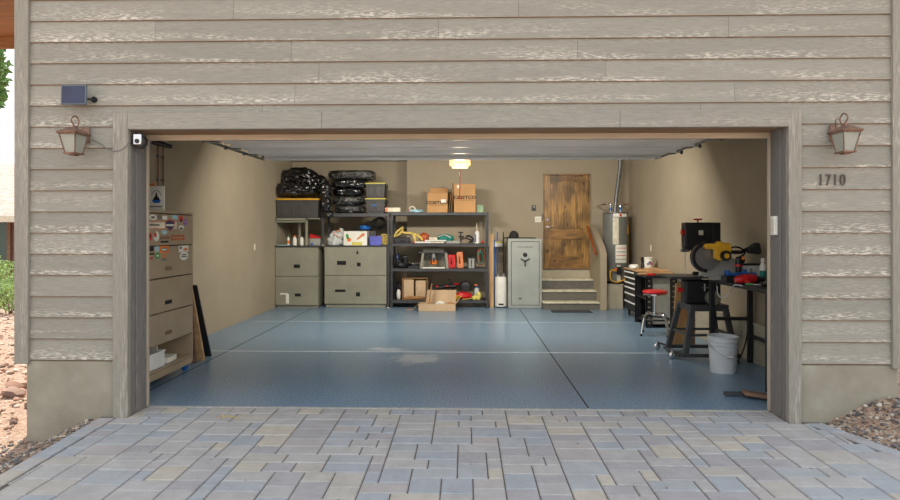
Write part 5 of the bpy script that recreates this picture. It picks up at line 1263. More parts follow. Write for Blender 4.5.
# things on them
ct = CZ1 + .026
jb = thing('joint_compound_pail', 'small white pail with blue and red print on the black tool chest', 'pail', (3.32, 5.5, ct))
jx_, jy_ = fx(648.5, 5.6), 5.6
MB().lathe([(.072, ct), (.082, ct + .19), (.088, ct + .19), (.088, ct + .205), (.07, ct + .21)], (jx_, jy_, 0), 22).build('body', 'white', jb)
for k, (a, mt) in enumerate(((-.03, 'blue'), (.025, 'red'), (.0, 'navy'))):
    MB().blob((jx_ + a, jy_ - .078, ct + .09 + .03 * (k == 2)), (.024, .008, .018), .1, 2, k, 2).build('print', mt, jb)
gl = MB().lathe([(.03, ct), (.035, ct + .06), (.02, ct + .09), (.03, ct + .13), (.035, ct + .2), (.02, ct + .21)], (fx(643, 5.6), 5.62, 0), 14)
tag(gl.build('glue_bottle', 'black'), 'black bottle beside the white pail on the tool chest', 'bottle')
tag(MB().blob((fx(633, 5.6), 5.55, ct + .035), (.09, .12, .05), .3, 1.8, 3, 3, ct).build('paper_rag', 'white', ang=50), 'white paper rag heaped on the tool chest left of the pail', 'rag')
bt = BZ + .001
for k, (x, y, l, wdt, h, a, z, lb) in enumerate(((3.12, 4.72, .50, .09, .022, 8, 0, 'long pine offcut lying at the bottom of the scrap on the steel bench'), (3.2, 4.62, .42, .07, .022, -6, .024, 'short pine offcut crossing the lower ones on the steel bench'), (3.16, 4.86, .46, .11, .02, 3, 0, 'wide pine offcut at the back of the steel bench'), (3.24, 4.80, .36, .06, .03, -4, .0475, 'topmost pine offcut of the pile on the steel bench'))):
    tag(MB().box(x - l / 2, x + l / 2, y - wdt / 2, y + wdt / 2, bt + z, bt + z + h).xf(rotz((x, y, 0), R(a))).build('wood_offcut', 'plank_h', bevel=.002), lb, 'wood offcut', 'pine offcuts on the steel bench')
tag(MB().box(3.15, 3.40, 5.17, 5.42, ct, ct + .03).xf(rotz((3.27, 5.3, 0), R(-9))).build('wood_offcut', 'plank_h', bevel=.002), 'flat pine offcut lying on the near end of the tool chest', 'wood offcut')
tag(MB().box(2.96, 3.08, 4.47, 4.54, bt, bt + .03).build('sanding_block', 'red', bevel=.005), 'small red sanding block at the near corner of the steel bench', 'sanding block')
# stool
sx_, sy_ = fx(655, 3.8), 3.8
so = thing('shop_stool', 'round shop stool with a red seat and chrome legs', 'stool', (sx_, sy_, 0))
MB().lathe([(.15, .625), (.178, .63), (.185, .648), (.178, .668), (.14, .675)], (sx_, sy_, 0), 32).build('seat', 'red', so)
MB().lathe([(.165, .602), (.172, .604), (.172, .624), (.15, .6245)], (sx_, sy_, 0), 32).build('seat_band', 'chrome', so)
MB().cyl((sx_, sy_, .33), (sx_, sy_, .602), .026, n=16).lathe([(.06, .30), (.06, .33), (.035, .345)], (sx_, sy_, 0), 18).build('column', 'chrome', so)
MB().tube([(sx_ + .205 * cos(a), sy_ + .205 * sin(a), .245) for a in [2 * pi * k / 28 for k in range(28)]], .012, 8, closed=True).build('foot_ring', 'black', so)
for a in (25, 115, 205, 295):
    c_, s_ = cos(R(a)), sin(R(a))
    lg = MB().tube(curve([(sx_ + c_ * r_, sy_ + s_ * r_, z) for r_, z in ((.04, .315), (.14, .325), (.205, .275), (.24, .15), (.262, .03))], 5), .014, 10).build('leg', 'chrome', so)
    MB().cyl((sx_ + c_ * .263, sy_ + s_ * .263, 0), (sx_ + c_ * .262, sy_ + s_ * .262, .035), .02, .016, 12).build('foot', 'rubber', lg)

# band saw on its stand
bs = thing('band_saw', 'tall black band saw with red knobs on a splayed black stand', 'band saw', (3.0, 2.32, 0))
FZ = .63
feet = {(-1, -1): (2.69, 2.07), (-1, 1): (2.66, 2.60), (1, -1): (3.30, 2.07), (1, 1): (3.30, 2.60)}
tops = {(-1, -1): (2.80, 2.14), (-1, 1): (2.78, 2.53), (1, -1): (3.20, 2.14), (1, 1): (3.20, 2.53)}
LP = lambda k, t: (feet[k][0] + (tops[k][0] - feet[k][0]) * t, feet[k][1] + (tops[k][1] - feet[k][1]) * t, .045 + (FZ - .045) * t)
for k in feet:
    a, b = LP(k, 0), LP(k, 1)
    q = .032
    MB().add([(a[0] - q, a[1] - q, a[2]), (a[0] + q, a[1] - q, a[2]), (a[0] + q, a[1] + q, a[2]), (a[0] - q, a[1] + q, a[2]), (b[0] - q, b[1] - q, b[2]), (b[0] + q, b[1] - q, b[2]), (b[0] + q, b[1] + q, b[2]), (b[0] - q, b[1] + q, b[2])],
             [(0, 3, 2, 1), (4, 5, 6, 7), (0, 1, 5, 4), (1, 2, 6, 5), (2, 3, 7, 6), (3, 0, 4, 7)]).build('leg', 'rack_black', bs, bevel=.004)
MB().box(2.765, 3.235, 2.105, 2.565, FZ, FZ + .03).box(2.775, 3.225, 2.11, 2.125, FZ - .05, FZ).box(2.775, 3.225, 2.545, 2.56, FZ - .05, FZ).box(2.765, 2.78, 2.125, 2.545, FZ - .05, FZ).build('stand_top', 'rack_black', bs, bevel=.004)
for t_ in (.42,):
    for a, b in (((-1, -1), (1, -1)), ((-1, 1), (1, 1)), ((-1, -1), (-1, 1)), ((1, -1), (1, 1))):
        MB().tube([LP(a, t_), LP(b, t_)], .02, 4).build('brace', 'rack_black', bs)
MB().box(2.63, 3.35, 2.02, 2.06, .03, .075).box(2.63, 3.35, 2.61, 2.65, .03, .075).box(2.60, 2.64, 2.06, 2.61, .03, .06).build('mobile_base', 'rack_black', bs, bevel=.003)
for y in (2.13, 2.72):
    ar = MB().tube([(2.66, y - .06, .06), (2.56, y, .085)], .014, 6).build('outrigger', 'rack_black', bs)
    MB().cyl((2.55, y, .04), (2.55, y, .10), .014, n=8).lathe([(.03, y - .05), (.042, y - .045), (.042, y - .025), (.03, y - .02)], (2.545, 0, .042), 16, axis='y').build('caster', 'chrome', ar)
MB().box(2.74, 3.18, 2.2, 2.38, FZ + .031, .955).build('lower_housing', 'black', bs, bevel=.02)
MB().cyl((2.86, 2.14, .76), (2.86, 2.20, .76), .055, n=18).build('pulley', 'rubber', bs)
MB().cyl((3.06, 2.12, .74), (3.06, 2.20, .74), .085, n=22).cyl((3.06, 2.10, .74), (3.06, 2.12, .74), .05, n=18).build('motor', 'steel_grey', bs)
kn = MB()
for a in range(0, 360, 90): kn.tube([(2.97, 2.185, .865), (2.97 + .045 * cos(R(a)), 2.185, .865 + .045 * sin(R(a)))], .009, 6)
kn.build('star_knob', 'steel', bs)
MB().cyl((2.72, 2.25, .83), (2.66, 2.25, .83), .028, n=14).build('tension_knob', 'red', bs)
MB().box(2.52, 3.08, 2.06, 2.58, .985, 1.01).box(2.70, 2.95, 2.22, 2.44, .956, .985).build('table', 'rack_black', bs, bevel=.004)
MB().box(3.12, 3.21, 2.18, 2.30, .956, 1.34).build('column', 'black', bs, bevel=.01)
u0, u1, w0, w1 = fx(685.5, 2.16), fx(721, 2.16), fz(250.5, 2.16), fz(222.5, 2.16)
uh = MB().prism([(u0, w0 + .03), (u0 + .08, w0), (u1, w0 + .01), (u1, w1), (u0, w1)], 'y', 2.16, 2.31).build('upper_housing', 'black', bs, bevel=.012)
MB().box(u1 - .1, u1 - .094, 2.155, 2.1595, w0 + .01, w1 - .005).build('seam', 'rack_black', uh)
MB().box(fx(699, 2.15), fx(703.5, 2.15), 2.156, 2.1595, fz(235, 2.15), fz(230.3, 2.15)).build('maker_plate', 'nosing', uh)
MB().cyl((2.93, 2.3, w1), (2.93, 2.3, w1 + .03), .01, n=8).box(2.88, 2.98, 2.28, 2.32, w1 + .03, w1 + .05).build('top_knob', 'red', bs, bevel=.008)
MB().cyl((u0, 2.22, 1.55), (u0 - .03, 2.22, 1.55), .035, n=14).build('side_knob', 'red', bs)
MB().box(u0 + .005, u0 + .03, 2.2, 2.23, 1.58, 1.66).build('label', 'white', bs)
MB().cyl((2.755, 2.25, 1.01), (2.755, 2.25, w0 + .05), .004, n=6).box(2.70, 2.80, 2.22, 2.28, w0 - .02, w0 + .02).build('blade_guide', 'steel', bs)
# leaning plywood behind the stand
pl = MB().box(0, .20, 0, .018, 0, .86).xf(Matrix.Translation((2.80, 2.85, 0.002)) @ Matrix.Rotation(R(-5), 4, 'X') @ Matrix.Rotation(R(5), 4, 'Y'))
tag(pl.build('plywood_strip', 'ply', bevel=.002), 'tan strip of plywood standing on end behind the band saw stand', 'plywood')
tag(MB().box(3.02, 3.08, 2.78, 2.80, 0, .62).build('dark_board', 'scrap', bevel=.002), 'narrow dark board standing beside the plywood strip', 'board')
cg = thing('caulking_gun', 'white and yellow cartridge gun lying on the band saw table', 'caulking gun', (2.9, 2.12, 1.011))
MB().cyl((fx(698, 2.12), 2.12, 1.045), (fx(711, 2.12), 2.12, 1.045), .033, n=16).build('barrel', 'white', cg)
MB().cyl((fx(711, 2.12) + .001, 2.12, 1.045), (fx(717, 2.12), 2.12, 1.045), .032, n=16).build('cartridge', 'yellow', cg)
MB().cyl((fx(693, 2.12), 2.12, 1.045), (fx(698, 2.12), 2.12, 1.045), .025, n=12).build('grip', 'black', cg)

# long steel bench by the opening
lb_ = thing('long_bench', 'long narrow black steel bench carrying the yellow saw, nearest the opening', 'workbench', (3.18, 1.25, 0))
AX0, AX1, AY0, AY1, AZ = 2.925, 3.42, .55, 1.95, 1.0
MB().box(AX0, AX1, AY0, AY1, AZ - .045, AZ).build('top', 'black', lb_, bevel=.004)
for x in (AX0, AX1 - .045):
    for y in (AY0 + .005, AY1 - .05): MB().box(x, x + .055, y, y + .045, 0, AZ - .046).build('leg', 'black', lb_, bevel=.003)
MB().box(AX0 + .05, AX1 - .05, AY1 - .04, AY1 - .01, .5, .54).box(AX1 - .04, AX1 - .01, AY0 + .05, AY1 - .05, .3, .34).build('stretcher', 'black', lb_)
za = AZ + .001
# mitre saw
ms = thing('mitre_saw', 'yellow mitre saw with a round dark blade guard on the long bench', 'mitre saw', (3.1, 1.68, za))
ym = 1.62; C3 = lambda px, py: (fx(px, ym), fz(py, ym))
MB().lathe([(.16, za), (.165, za + .02), (.165, za + .05), (.15, za + .06)], (3.08, 1.70, 0), 28).box(2.94, 3.40, 1.76, 1.90, za, za + .06).box(2.84, 3.12, 1.65, 1.75, za + .0, za + .045).build('turntable', 'grey_panel', ms, bevel=.005)
MB().box(3.20, 3.23, 1.50, 1.90, za + .061, za + .15).build('fence', 'steel', ms, bevel=.004)
bx, bz = C3(706, 257)
bld = MB().lathe([(.002, ym), (.148, ym + .001), (.148, ym + .004), (.002, ym + .005)], (bx, 0, bz), 40, axis='y').build('blade', 'steel', ms)
gd_ = MB(); n = 26; vs = []
for k in range(n + 1):
    a = R(20 + 250 * k / n)
    for r_, y in ((.172, ym - .035), (.172, ym + .035), (.135, ym - .035), (.135, ym + .035)): vs.append((bx + r_ * cos(a), y, bz + r_ * sin(a)))
fs = []
for k in range(n):
    i = 4 * k; fs += [(i, i + 4, i + 5, i + 1), (i + 2, i + 3, i + 7, i + 6), (i, i + 2, i + 6, i + 4), (i + 1, i + 5, i + 7, i + 3)]
gd_.add(vs, fs + [(0, 1, 3, 2), (4 * n, 4 * n + 2, 4 * n + 3, 4 * n + 1)]); gd_.build('blade_guard', 'blade_guard', ms)
q = lambda px, py: C3(px, py)
MB().prism([q(701, 246), q(703, 243.5), q(713, 243), q(714, 241), q(718, 241), q(719, 243), q(726, 242.5), q(727.5, 248), q(726, 257), q(716, 260), q(711, 258), q(711.5, 249), q(702, 248.5)], 'y', ym - .12, ym - .04).build('motor_housing', 'yellow', ms, bevel=.012)
cx_, cz_ = q(720.5, 255)
MB().lathe([(.052, ym - .165), (.058, ym - .155), (.058, ym - .121)], (cx_, 0, cz_), 24, axis='y').lathe([(.03, ym - .17), (.03, ym - .166)], (cx_, 0, cz_), 20, axis='y', m=1).build('motor_cap', ['black', 'yellow'], ms)
MB().prism([q(703, 262), q(712, 266), q(722, 262), q(728, 256), q(736, 258), q(740, 270), q(741, 277), q(706, 277)], 'y', ym + .045, ym + .1).build('arm_casting', 'grey_panel', ms, bevel=.01)
hx_ = MB().tube(curve([(*q(727, 252), 0), (*q(732, 247), 0), (*q(740, 248), 0), (*q(744, 253), 0), (*q(738, 257), 0)], 5), .009, 8)
for v in hx_.v: v.y, v.z = ym - .02 + v.z * 0, v.y
hx_.build('handle_hoop', 'black', ms)
MB().tube([(*[q(730, 252)[0]], ym, q(730, 252)[1]), (q(741, 252)[0], ym, q(741, 252)[1]), (q(747, 249)[0], ym, q(747, 249)[1])], .022, 12).build('dust_chute', 'black', ms)
dbm = MB().prism([q(746.5, 251.5), q(747, 248), q(756.5, 242), q(758.5, 243.5), q(760, 252), q(758, 254), q(749, 253)], 'y', ym - .05, ym + .05)
dbm.build('dust_bag', 'black_matte', ms, bevel=.02)
# small things on the long bench
fb_ = tag(MB().box(fx(724, 1.38), fx(757, 1.38), 1.34, 1.47, za, za + .07).build('flat_case', 'black', bevel=.008), 'flat black case on the long bench behind the red drill', 'case')
bl_ = thing('blue_clamp', 'long blue clamp lying across the flat black case', 'clamp', (3.1, 1.4, za + .071))
x0_, x1_ = fx(726, 1.38), fx(757, 1.38)
MB().box(x0_, x1_, 1.38, 1.41, za + .0715, za + .105).box(x0_, x0_ + .04, 1.36, 1.43, za + .0715, za + .13).box(x0_ + .2, x0_ + .225, 1.37, 1.42, za + .10, za + .14).build('bar', 'blue', bl_, bevel=.005)
MB().cyl((x1_ - .001, 1.395, za + .087), (x1_ + .04, 1.395, za + .087), .012, n=10).build('grip', 'cream', bl_)
dr_ = thing('power_drill', 'red and black power drill lying on the long bench nearest the opening', 'drill', (3.1, 1.1, za)); yd = 1.12; D = lambda px, py: (fx(px, yd), yd, fz(py, yd))
MB().tube([D(735, 279.5), D(738, 279), D(744, 278), D(752, 278), D(755, 278.3)], [.026, .042, .05, .052, .044], 14).tube([D(744, 279.5), (D(744, 279)[0] + .02, yd - .1, za + .022)], [.028, .022], 10).build('body', 'red', dr_)
MB().cyl(D(755.2, 278.3), D(764, 279), .034, .026, 14).cyl((D(747, 278)[0], yd - .046, D(747, 278)[2]), (D(747, 278)[0], yd - .035, D(747, 278)[2]), .024, n=14).build('chuck', 'black', dr_)
MB().cyl(D(764.2, 279), D(767, 279), .012, n=10).build('bit_holder', 'steel', dr_)
cbn = thing('clear_bin', 'small clear bin with a black lid on the long bench behind the red drill', 'bin', (3.3, 1.58, za)); yc = 1.52
zc0, zc1 = za, fz(263.5, yc)
MB().box(fx(744, yc), fx(760, yc), yc, yc + .16, zc0, zc1 - .02, top=(-.008,) * 4).build('bin', 'clear_plastic', cbn, bevel=.006)
MB().box(fx(743, yc), fx(761, yc), yc - .01, yc + .17, zc1 - .019, zc1).build('lid', 'black', cbn, bevel=.005)
spc = bottle('white spray can with a green and blue band by the right jamb', 3.235, 1.27, za, .033, .27, 'white', 'white', name='spray_can', cat='spray can', band='teal', capr=.7)
rcl = thing('red_trigger_clamp', 'black trigger tool with red and orange trim standing beside the mitre saw', 'clamp', (3.2, 1.5, za)); yt_ = 1.49
MB().cyl((fx(738.5, yt_), yt_, za), (fx(738.5, yt_), yt_, fz(260, yt_)), .03, .035, 12).blob((fx(740, yt_), yt_, fz(260, yt_)), (.055, .035, .045), .15, 2, 1, 3).build('body', 'black', rcl)
MB().cyl((fx(738.5, yt_), yt_, fz(266, yt_)), (fx(738.5, yt_), yt_, fz(264, yt_)), .042, n=12).build('trim', 'red', rcl)
MB().blob((fx(742, yt_), yt_ - .03, fz(258, yt_)), (.02, .015, .02), .1, 2, 4, 2).build('button', 'orange', rcl)
for k, (x, y, a, l, mt, lb) in enumerate(((3.02, 1.30, 10, .16, 'ply', 'wooden-handled chisel lying left of the red drill'), (2.99, .98, -25, .14, 'green', 'small green-handled screwdriver at the edge of the long bench'), (3.08, .85, 15, .15, 'black', 'black-handled pliers at the near end of the long bench'), (3.25, .95, 40, .13, 'steel', 'steel wrench lying behind the black-handled pliers'))):
    t_ = thing('hand_tool', lb, 'hand tool', (x, y, za), 'hand tools on the long bench')
    T = rotz((x, y, 0), R(a))
    MB().cyl((x - l / 2, y, za + .012), (x, y, za + .012), .011, n=10).xf(T).build('handle', mt, t_)
    MB().box(x, x + l / 2, y - .006, y + .006, za + .007, za + .014).xf(T).build('shaft', 'steel', t_)
lc = MB().tube(curve([(fx(718, 1.7), AX0 and 1.72, .953), (fx(717.5, 1.7), 1.70, fz(292, 1.7)), (fx(722, 1.6), 1.62, fz(297, 1.6)), (fx(730, 1.4), 1.42, fz(293, 1.4)), (fx(736, 1.1), 1.14, fz(285, 1.1)), (AX0 - .006, 1.05, .99)], 5), .0055, 6)
for v in lc.v: v.x = min(v.x, AX0 - .006) if v.z > .93 else v.x
tag(lc.build('power_cable', 'bucket'), 'pale grey cable drooping in a loop under the long bench edge', 'cable')
# cord down the wall
tag(MB().tube(curve([(3.41, 1.97, 1.0), (3.41, 1.975, .85), (3.405, 1.975, .5), (3.39, 1.975, .30), (3.34, 1.97, .12), (3.28, 1.95, .02), (3.22, 1.8, .012)], 5), .008, 6).build('dark_cable', 'rubber'), 'dark cord running down the right wall behind the bucket', 'cord')
# bucket
kx, ky = fx(724, 1.40), 1.43
bu = thing('bucket', 'light grey plastic bucket standing on the floor under the long bench', 'bucket', (kx, ky, 0))
MB().lathe([(.10, .0), (.132, .001), (.150, .30), (.158, .305), (.158, .318), (.151, .32), (.153, .345), (.161, .348), (.161, .36), (.154, .362), (.155, .385), (.163, .39), (.163, .402), (.15, .402), (.148, .385), (.128, .012), (.02, .010)], (kx, ky, 0), 40).build('pail', 'bucket', bu)
hb = MB().tube([(kx + .166 * cos(a), ky - .166 * abs(sin(a)) * 1.0, .33 - .135 * abs(sin(a)) ** 1.2) for a in [pi + pi * k / 18 for k in range(19)]], .004, 6).build('bail_handle', 'steel', bu)
MB().cyl((kx - .04, ky - .166, .195), (kx + .04, ky - .166, .195), .010, n=10).build('grip', 'white', hb)
# bits on the floor by the jamb
tag(MB().box(2.47, 2.78, .40, .47, 0, .035).xf(rotz((2.6, .43, 0), R(-4))).build('steel_bar', 'rack_black', bevel=.004), 'short black bar lying on the floor by the right jamb', 'bar')
tag(MB().box(0, .30, 0, .12, 0, .03).xf(Matrix.Translation((2.60, .30, .037)) @ Matrix.Rotation(R(-10), 4, 'Z') @ Matrix.Rotation(R(6), 4, 'Y')).build('scrap_board', 'scrap', bevel=.004), 'weathered brown board scrap lying over the black bar on the floor', 'board')
# sockets
def socket(label, x, y, z, s_):
    t_ = thing('wall_socket', label, 'socket', (x, y, z), 'wall sockets')
    MB().box(min(x, x + s_ * .006), max(x, x + s_ * .006), y - .036, y + .036, z - .058, z + .058).build('plate', 'white', t_, bevel=.002)
    for dz in (-.022, .022): MB().box(min(x + s_ * .006, x + s_ * .009), max(x + s_ * .006, x + s_ * .009), y - .016, y + .016, z + dz - .014, z + dz + .014).build('outlet', 'cream', t_)
socket('white socket on the right wall above the tool chest', XR - .0005, yx(651, XR), fz(248, yx(651, XR), 651), -1)
socket('white socket on the left wall beside the filing cabinets', XL + .0005, yx(254.5, XL), fz(247, yx(254.5, XL), 254.5), 1)

# ================================================================== LEFT-HAND CABINET
LX, LY0, LY1, LXB = -3.085, .42, 1.40, -3.55
lf_ = thing('lateral_file', 'tall tan lateral filing cabinet covered in stickers just inside the left jamb', 'filing cabinet', (-3.3, .9, 0))
zt5 = 1.775
b = MB()
b.box(LXB, LX - .02, LY0, LY0 + .02, .10, zt5).box(LXB, LX - .02, LY1 - .02, LY1, .10, zt5).box(LXB, LXB + .015, LY0 + .02, LY1 - .02, .10, zt5)
b.box(LXB, LX - .0, LY0, LY1, zt5 - .025, zt5).box(LXB + .015, LX - .02, LY0 + .02, LY1 - .02, .41, .43).box(LXB + .015, LX, LY0 + .02, LY1 - .02, .155, .175)
b.box(LX - .02, LX, LY0, LY0 + .02, .10, zt5 - .03).box(LX - .02, LX, LY1 - .02, LY1, .10, zt5 - .03).box(LX - .02, LX, LY0 + .02, LY1 - .02, .08, .15)
b.build('body', 'steel_tan', lf_, bevel=.003)
seams = [.42, .735, 1.085, 1.415, 1.745]; hnd = ['steel_tan', 'hole', 'steel_tan', None]; drs = []
for k, (a, c_) in enumerate(zip(seams[:-1], seams[1:])):
    d = MB().box(LX - .019, LX + .004, LY0 + .022, LY1 - .022, a + .005, c_ - .005).build('drawer', 'steel_tan', lf_, bevel=.004); drs.append(d)
    if k < 3:
        MB().box(LX + .0045, LX + .008, .76, .90, a + .075, a + .115).build('handle', 'hole' if k == 1 else 'bronze', d, bevel=.002)
MB().box(LX - .018, LX - .0, LY0 + .03, LY1 - .03, .43, .445).build('shelf_lip', 'bronze', lf_)
for y in (LY0 + .07, LY1 - .07):
    for x in (LX - .06, LXB + .07):
        MB().cyl((x, y, .075), (x, y, .10), .02, n=10).lathe([(.025, y - .016), (.04, y - .01), (.04, y + .01), (.025, y + .016)], (x, 0, .04), 16, axis='y').build('caster', 'blue', lf_)
# stickers
S = lambda cx, cy: (140 + cx / 5.55, 170 + cy / 5.55)
def sticker(cx, cy, w_, h_, mat, shape='r', lay=0, par=None):
    px0, py = S(cx - w_ / 2, cy); px1, _ = S(cx + w_ / 2, cy); xs_ = LX + .0045 + lay * .0008
    y0, y1 = yx(px0, xs_), yx(px1, xs_); ym_ = (y0 + y1) / 2; zc = fz(py, ym_, (px0 + px1) / 2)
    hh = h_ / 5.55 * (ym_ + DC) / FP; m = MB()
    if shape == 'r': poly = [(y0, zc - hh / 2), (y1, zc - hh / 2), (y1, zc + hh / 2), (y0, zc + hh / 2)]
    elif shape == 'o': poly = [(ym_ + (y1 - y0) / 2 * cos(a), zc + hh / 2 * sin(a)) for a in [2 * pi * k / 20 for k in range(20)]]
    else: poly = [(ym_ + (y1 - y0) / 2 * u, zc + hh / 2 * v) for u, v in ((-1, .6), (-.4, 1), (.4, 1), (1, .6), (.9, -.2), (0, -1), (-.9, -.2))]
    if par is None: par = drs[3] if zc > 1.415 else drs[2]
    return m.prism(poly, 'x', xs_, xs_ + .0007).build('sticker', mat, par, smooth=False)
for a in ((72, 263, 42, 30, 'paper', 'o'), (72, 263, 26, 14, 'galv_dark', 'o', 1), (108, 262, 22, 25, 'galv_dark'), (138, 265, 26, 20, 'paper'), (193, 262, 32, 24, 'pale_blue'), (228, 271, 22, 36, 'red', 'o'), (228, 280, 14, 14, 'ink', 'o', 1), (252, 288, 22, 38, 'blue_bin', 'o'), (252, 286, 12, 18, 'orange_case', 'o', 1),
          (92, 306, 100, 42, 'orange_case'), (92, 306, 94, 34, 'cream', 'r', 1), (80, 305, 56, 7, 'ink', 'r', 2), (195, 308, 20, 38, 'cream'), (167, 308, 54, 64, 'red', 's', 2), (167, 309, 48, 56, 'navy', 's', 3), (167, 306, 44, 10, 'paper', 'r', 4), (229, 322, 28, 30, 'paper', 's'), (229, 325, 14, 12, 'ink', 'o', 1),
          (135, 347, 32, 26, 'pale_blue', 's'), (55, 370, 24, 46, 'red', 'o'), (55, 368, 10, 22, 'ink', 'o', 1), (91, 368, 30, 56, 'paper', 'o'), (85, 360, 14, 30, 'red', 'o', 1), (138, 376, 52, 16, 'bronze'), (136, 398, 44, 10, 'ink'), (208, 375, 76, 30, 'brown_leather'), (208, 375, 60, 8, 'steel_tan', 'r', 1)):
    sticker(*a)
for a in ((61, 440, 30, 24, 'ink'), (94, 438, 24, 28, 'pale_blue'), (135, 442, 50, 42, 'orange'), (135, 442, 30, 22, 'teal', 'o', 1), (135, 442, 22, 8, 'paper', 'r', 2), (241, 437, 54, 36, 'paper'), (252, 440, 24, 18, 'orange_case', 'o', 1), (226, 432, 16, 14, 'galv_dark', 'o', 1), (62, 466, 34, 10, 'ink'), (97, 476, 32, 36, 'green', 'o'), (97, 476, 16, 10, 'paper', 'o', 1), (62, 490, 20, 10, 'red'), (135, 480, 20, 18, 'orange', 's'), (132, 497, 30, 14, 'galv_dark'), (244, 476, 48, 50, 'paper', 'o'), (244, 470, 26, 5, 'ink', 'r', 1), (244, 480, 32, 5, 'ink', 'r', 1)):
    sticker(*a)
# card with a blue boat, standing on the cabinet
yp = .86; K = lambda px, py: (fx(px, yp), fz(py, yp, 156))
sg = thing('boat_card', 'white card printed with a dark boat on blue water, standing on the sticker-covered cabinet', 'card', (fx(156, yp), yp, zt5))
(a0, _), (a1, _) = K(147.5, 200), K(164.3, 200); b1 = fz(186, yp, 156)
MB().box(a0, a1, yp, yp + .012, zt5 + .001, b1).build('card', 'paper', sg, bevel=.002)
MB().prism([(K(152, 199)[0], K(152, 200)[1]), (K(161, 199)[0], K(161, 200)[1]), (K(159.5, 203)[0], K(159, 203)[1]), (K(153.5, 203)[0], K(153, 203)[1])], 'y', yp - .002, yp - .0003).build('water_print', 'blue', sg, smooth=False)
m = MB(); m.prism([K(153, 200), K(160, 200), K(158.5, 197), K(157.5, 196.5), K(156.8, 192.5), K(156, 192.5), K(155.2, 196.5), K(154, 197.5)], 'y', yp - .002, yp - .0003); m.build('boat_print', 'ink', sg, smooth=False)
MB().tube([(K(156.5 + 5.2 * cos(R(t_)), 0)[0], yp - .001, K(0, 198 - 7.5 * sin(R(t_)))[1]) for t_ in range(20, 161, 14)], .0035, 5).build('arc_print', 'galv_dark', sg)
MB().box(K(149.5, 0)[0], K(162, 0)[0], yp - .002, yp - .0003, K(0, 207.2)[1], K(0, 206)[1]).build('line_print', 'galv_dark', sg)
tag(MB().prism([(K(148, 0)[0], b1 + .002 - .06), (K(154.5, 0)[0], b1 - .02), (K(153.5, 0)[0], K(0, 181.5)[1]), (K(151, 0)[0], K(0, 184)[1]), (K(148.5, 0)[0], K(0, 182.5)[1])], 'y', yp + .02, yp + .035).box(K(149.5, 0)[0], K(152, 0)[0], yp + .02, yp + .035, zt5 + .001, b1 - .04).build('wooden_tag', 'orange_case', bevel=.002), 'small tan paddle-shaped wooden piece standing behind the boat card', 'wooden piece')
# bins in the open bottom bay
z0_ = .1765
bn = thing('white_bin', 'white plastic bin in the open bottom bay of the tan cabinet', 'bin', (-3.25, .62, z0_))
m = MB(); xx0, xx1, y0_, y1_ = -3.42, -3.105, .46, .80
m.box(xx0, xx1, y0_, y1_, z0_, z0_ + .008).box(xx0, xx1, y0_, y0_ + .006, z0_, z0_ + .16).box(xx0, xx1, y1_ - .006, y1_, z0_, z0_ + .16).box(xx0, xx0 + .006, y0_, y1_, z0_, z0_ + .16).box(xx1 - .006, xx1, y0_, y1_, z0_, z0_ + .16)
m.build('bin', 'white', bn, bevel=.003)
MB().box(xx0 - .006, xx1 + .006, y0_ - .006, y0_, z0_ + .15, z0_ + .166).box(xx0 - .006, xx1 + .006, y1_, y1_ + .006, z0_ + .15, z0_ + .166).box(xx1, xx1 + .006, y0_, y1_, z0_ + .15, z0_ + .166).build('rim', 'white', bn)
tag(MB().box(-3.40, -3.20, .83, .845, z0_, z0_ + .19).build('cream_board', 'cream', bevel=.002), 'cream board standing between the white bin and the papers', 'board')
tag(MB().box(-3.40, -3.13, .88, 1.12, z0_, z0_ + .055).xf(rotz((-3.26, 1, 0), R(6))).build('paper_stack', 'paper', bevel=.002), 'low stack of white papers in the open bottom bay', 'papers')
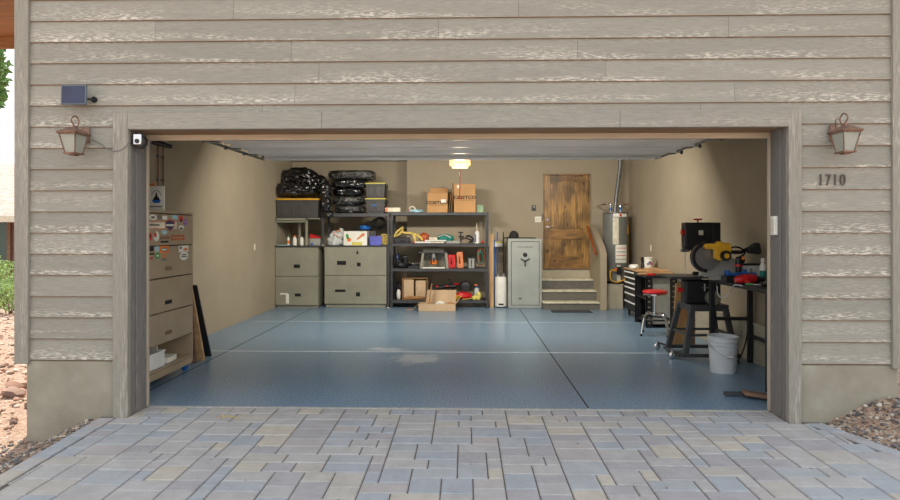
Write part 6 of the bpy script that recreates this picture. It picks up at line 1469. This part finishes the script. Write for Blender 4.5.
# boards leaning behind the cabinet
def lean(label, b0, t0, w_, th, mat, name='leaning_board'):
    b0, t0 = Vector(b0), Vector(t0); d = (t0 - b0); s_ = Vector((w_, 0, 0)); q = d.cross(s_).normalized() * th
    vs = [b0, b0 + s_, b0 + s_ + q, b0 + q, t0, t0 + s_, t0 + s_ + q, t0 + q]
    mz = min(v.z for v in vs)
    vs = [v - Vector((0, 0, mz)) for v in vs]
    return tag(MB().add(vs, [(0, 3, 2, 1), (4, 5, 6, 7), (0, 1, 5, 4), (1, 2, 6, 5), (2, 3, 7, 6), (3, 0, 4, 7)]).build(name, mat, bevel=.002), label, 'board', 'boards leaning behind the tan cabinet')
lean('black board leaning behind the sticker-covered cabinet', (-3.26, 2.10, 0), (-3.20, 1.56, .93), .085, .02, 'black')
lean('pale rough plank leaning in front of the black board', (-3.23, 1.83, 0), (-3.22, 1.47, .90), .09, .03, 'plank')
lean('narrow reddish plank leaning between the tan cabinet and the pale plank', (-3.26, 1.70, 0), (-3.19, 1.45, .70), .08, .02, 'scrap')
# conduits on the left wall
for px, lb in ((158.5, 'thin conduit running up the left wall, the one nearer the opening'), (163.5, 'thin conduit running up the left wall, the one farther from the opening')):
    y = yx(px, XL + .02)
    t_ = thing('wall_conduit', lb, 'conduit', (XL + .02, y, 1.2), 'conduits on the left wall')
    MB().cyl((XL + .018, y, 1.2), (XL + .018, y, CZ - .002), .009, n=8).build('pipe', 'bronze', t_)
    for z in (1.9, 2.2, 2.5, 2.8): MB().box(XL + .0005, XL + .034, y - .022, y + .022, z, z + .02).build('strap', 'galv_dark', t_)
MB().tube([(fx(151, .35), .35, fz(141.5, .35, 151)), (fx(158, .38), .38, fz(143, .38, 158)), (fx(172, .45), .45, fz(147, .45, 172))], [.02, .028, .02], 8).build('spring_arm', 'black', door)

# lettering as real meshes
bpy.context.view_layer.update()
dg = bpy.context.evaluated_depsgraph_get()
for o in [o for o in COL.objects if o.type == 'FONT']:
    me = bpy.data.meshes.new_from_object(o.evaluated_get(dg)); nm = o.name
    n_ = bpy.data.objects.new('tmp', me); COL.objects.link(n_)
    n_.parent = o.parent; n_.location = o.location.copy(); n_.rotation_euler = o.rotation_euler.copy(); n_.scale = o.scale.copy()
    bpy.data.objects.remove(o); n_.name = nm
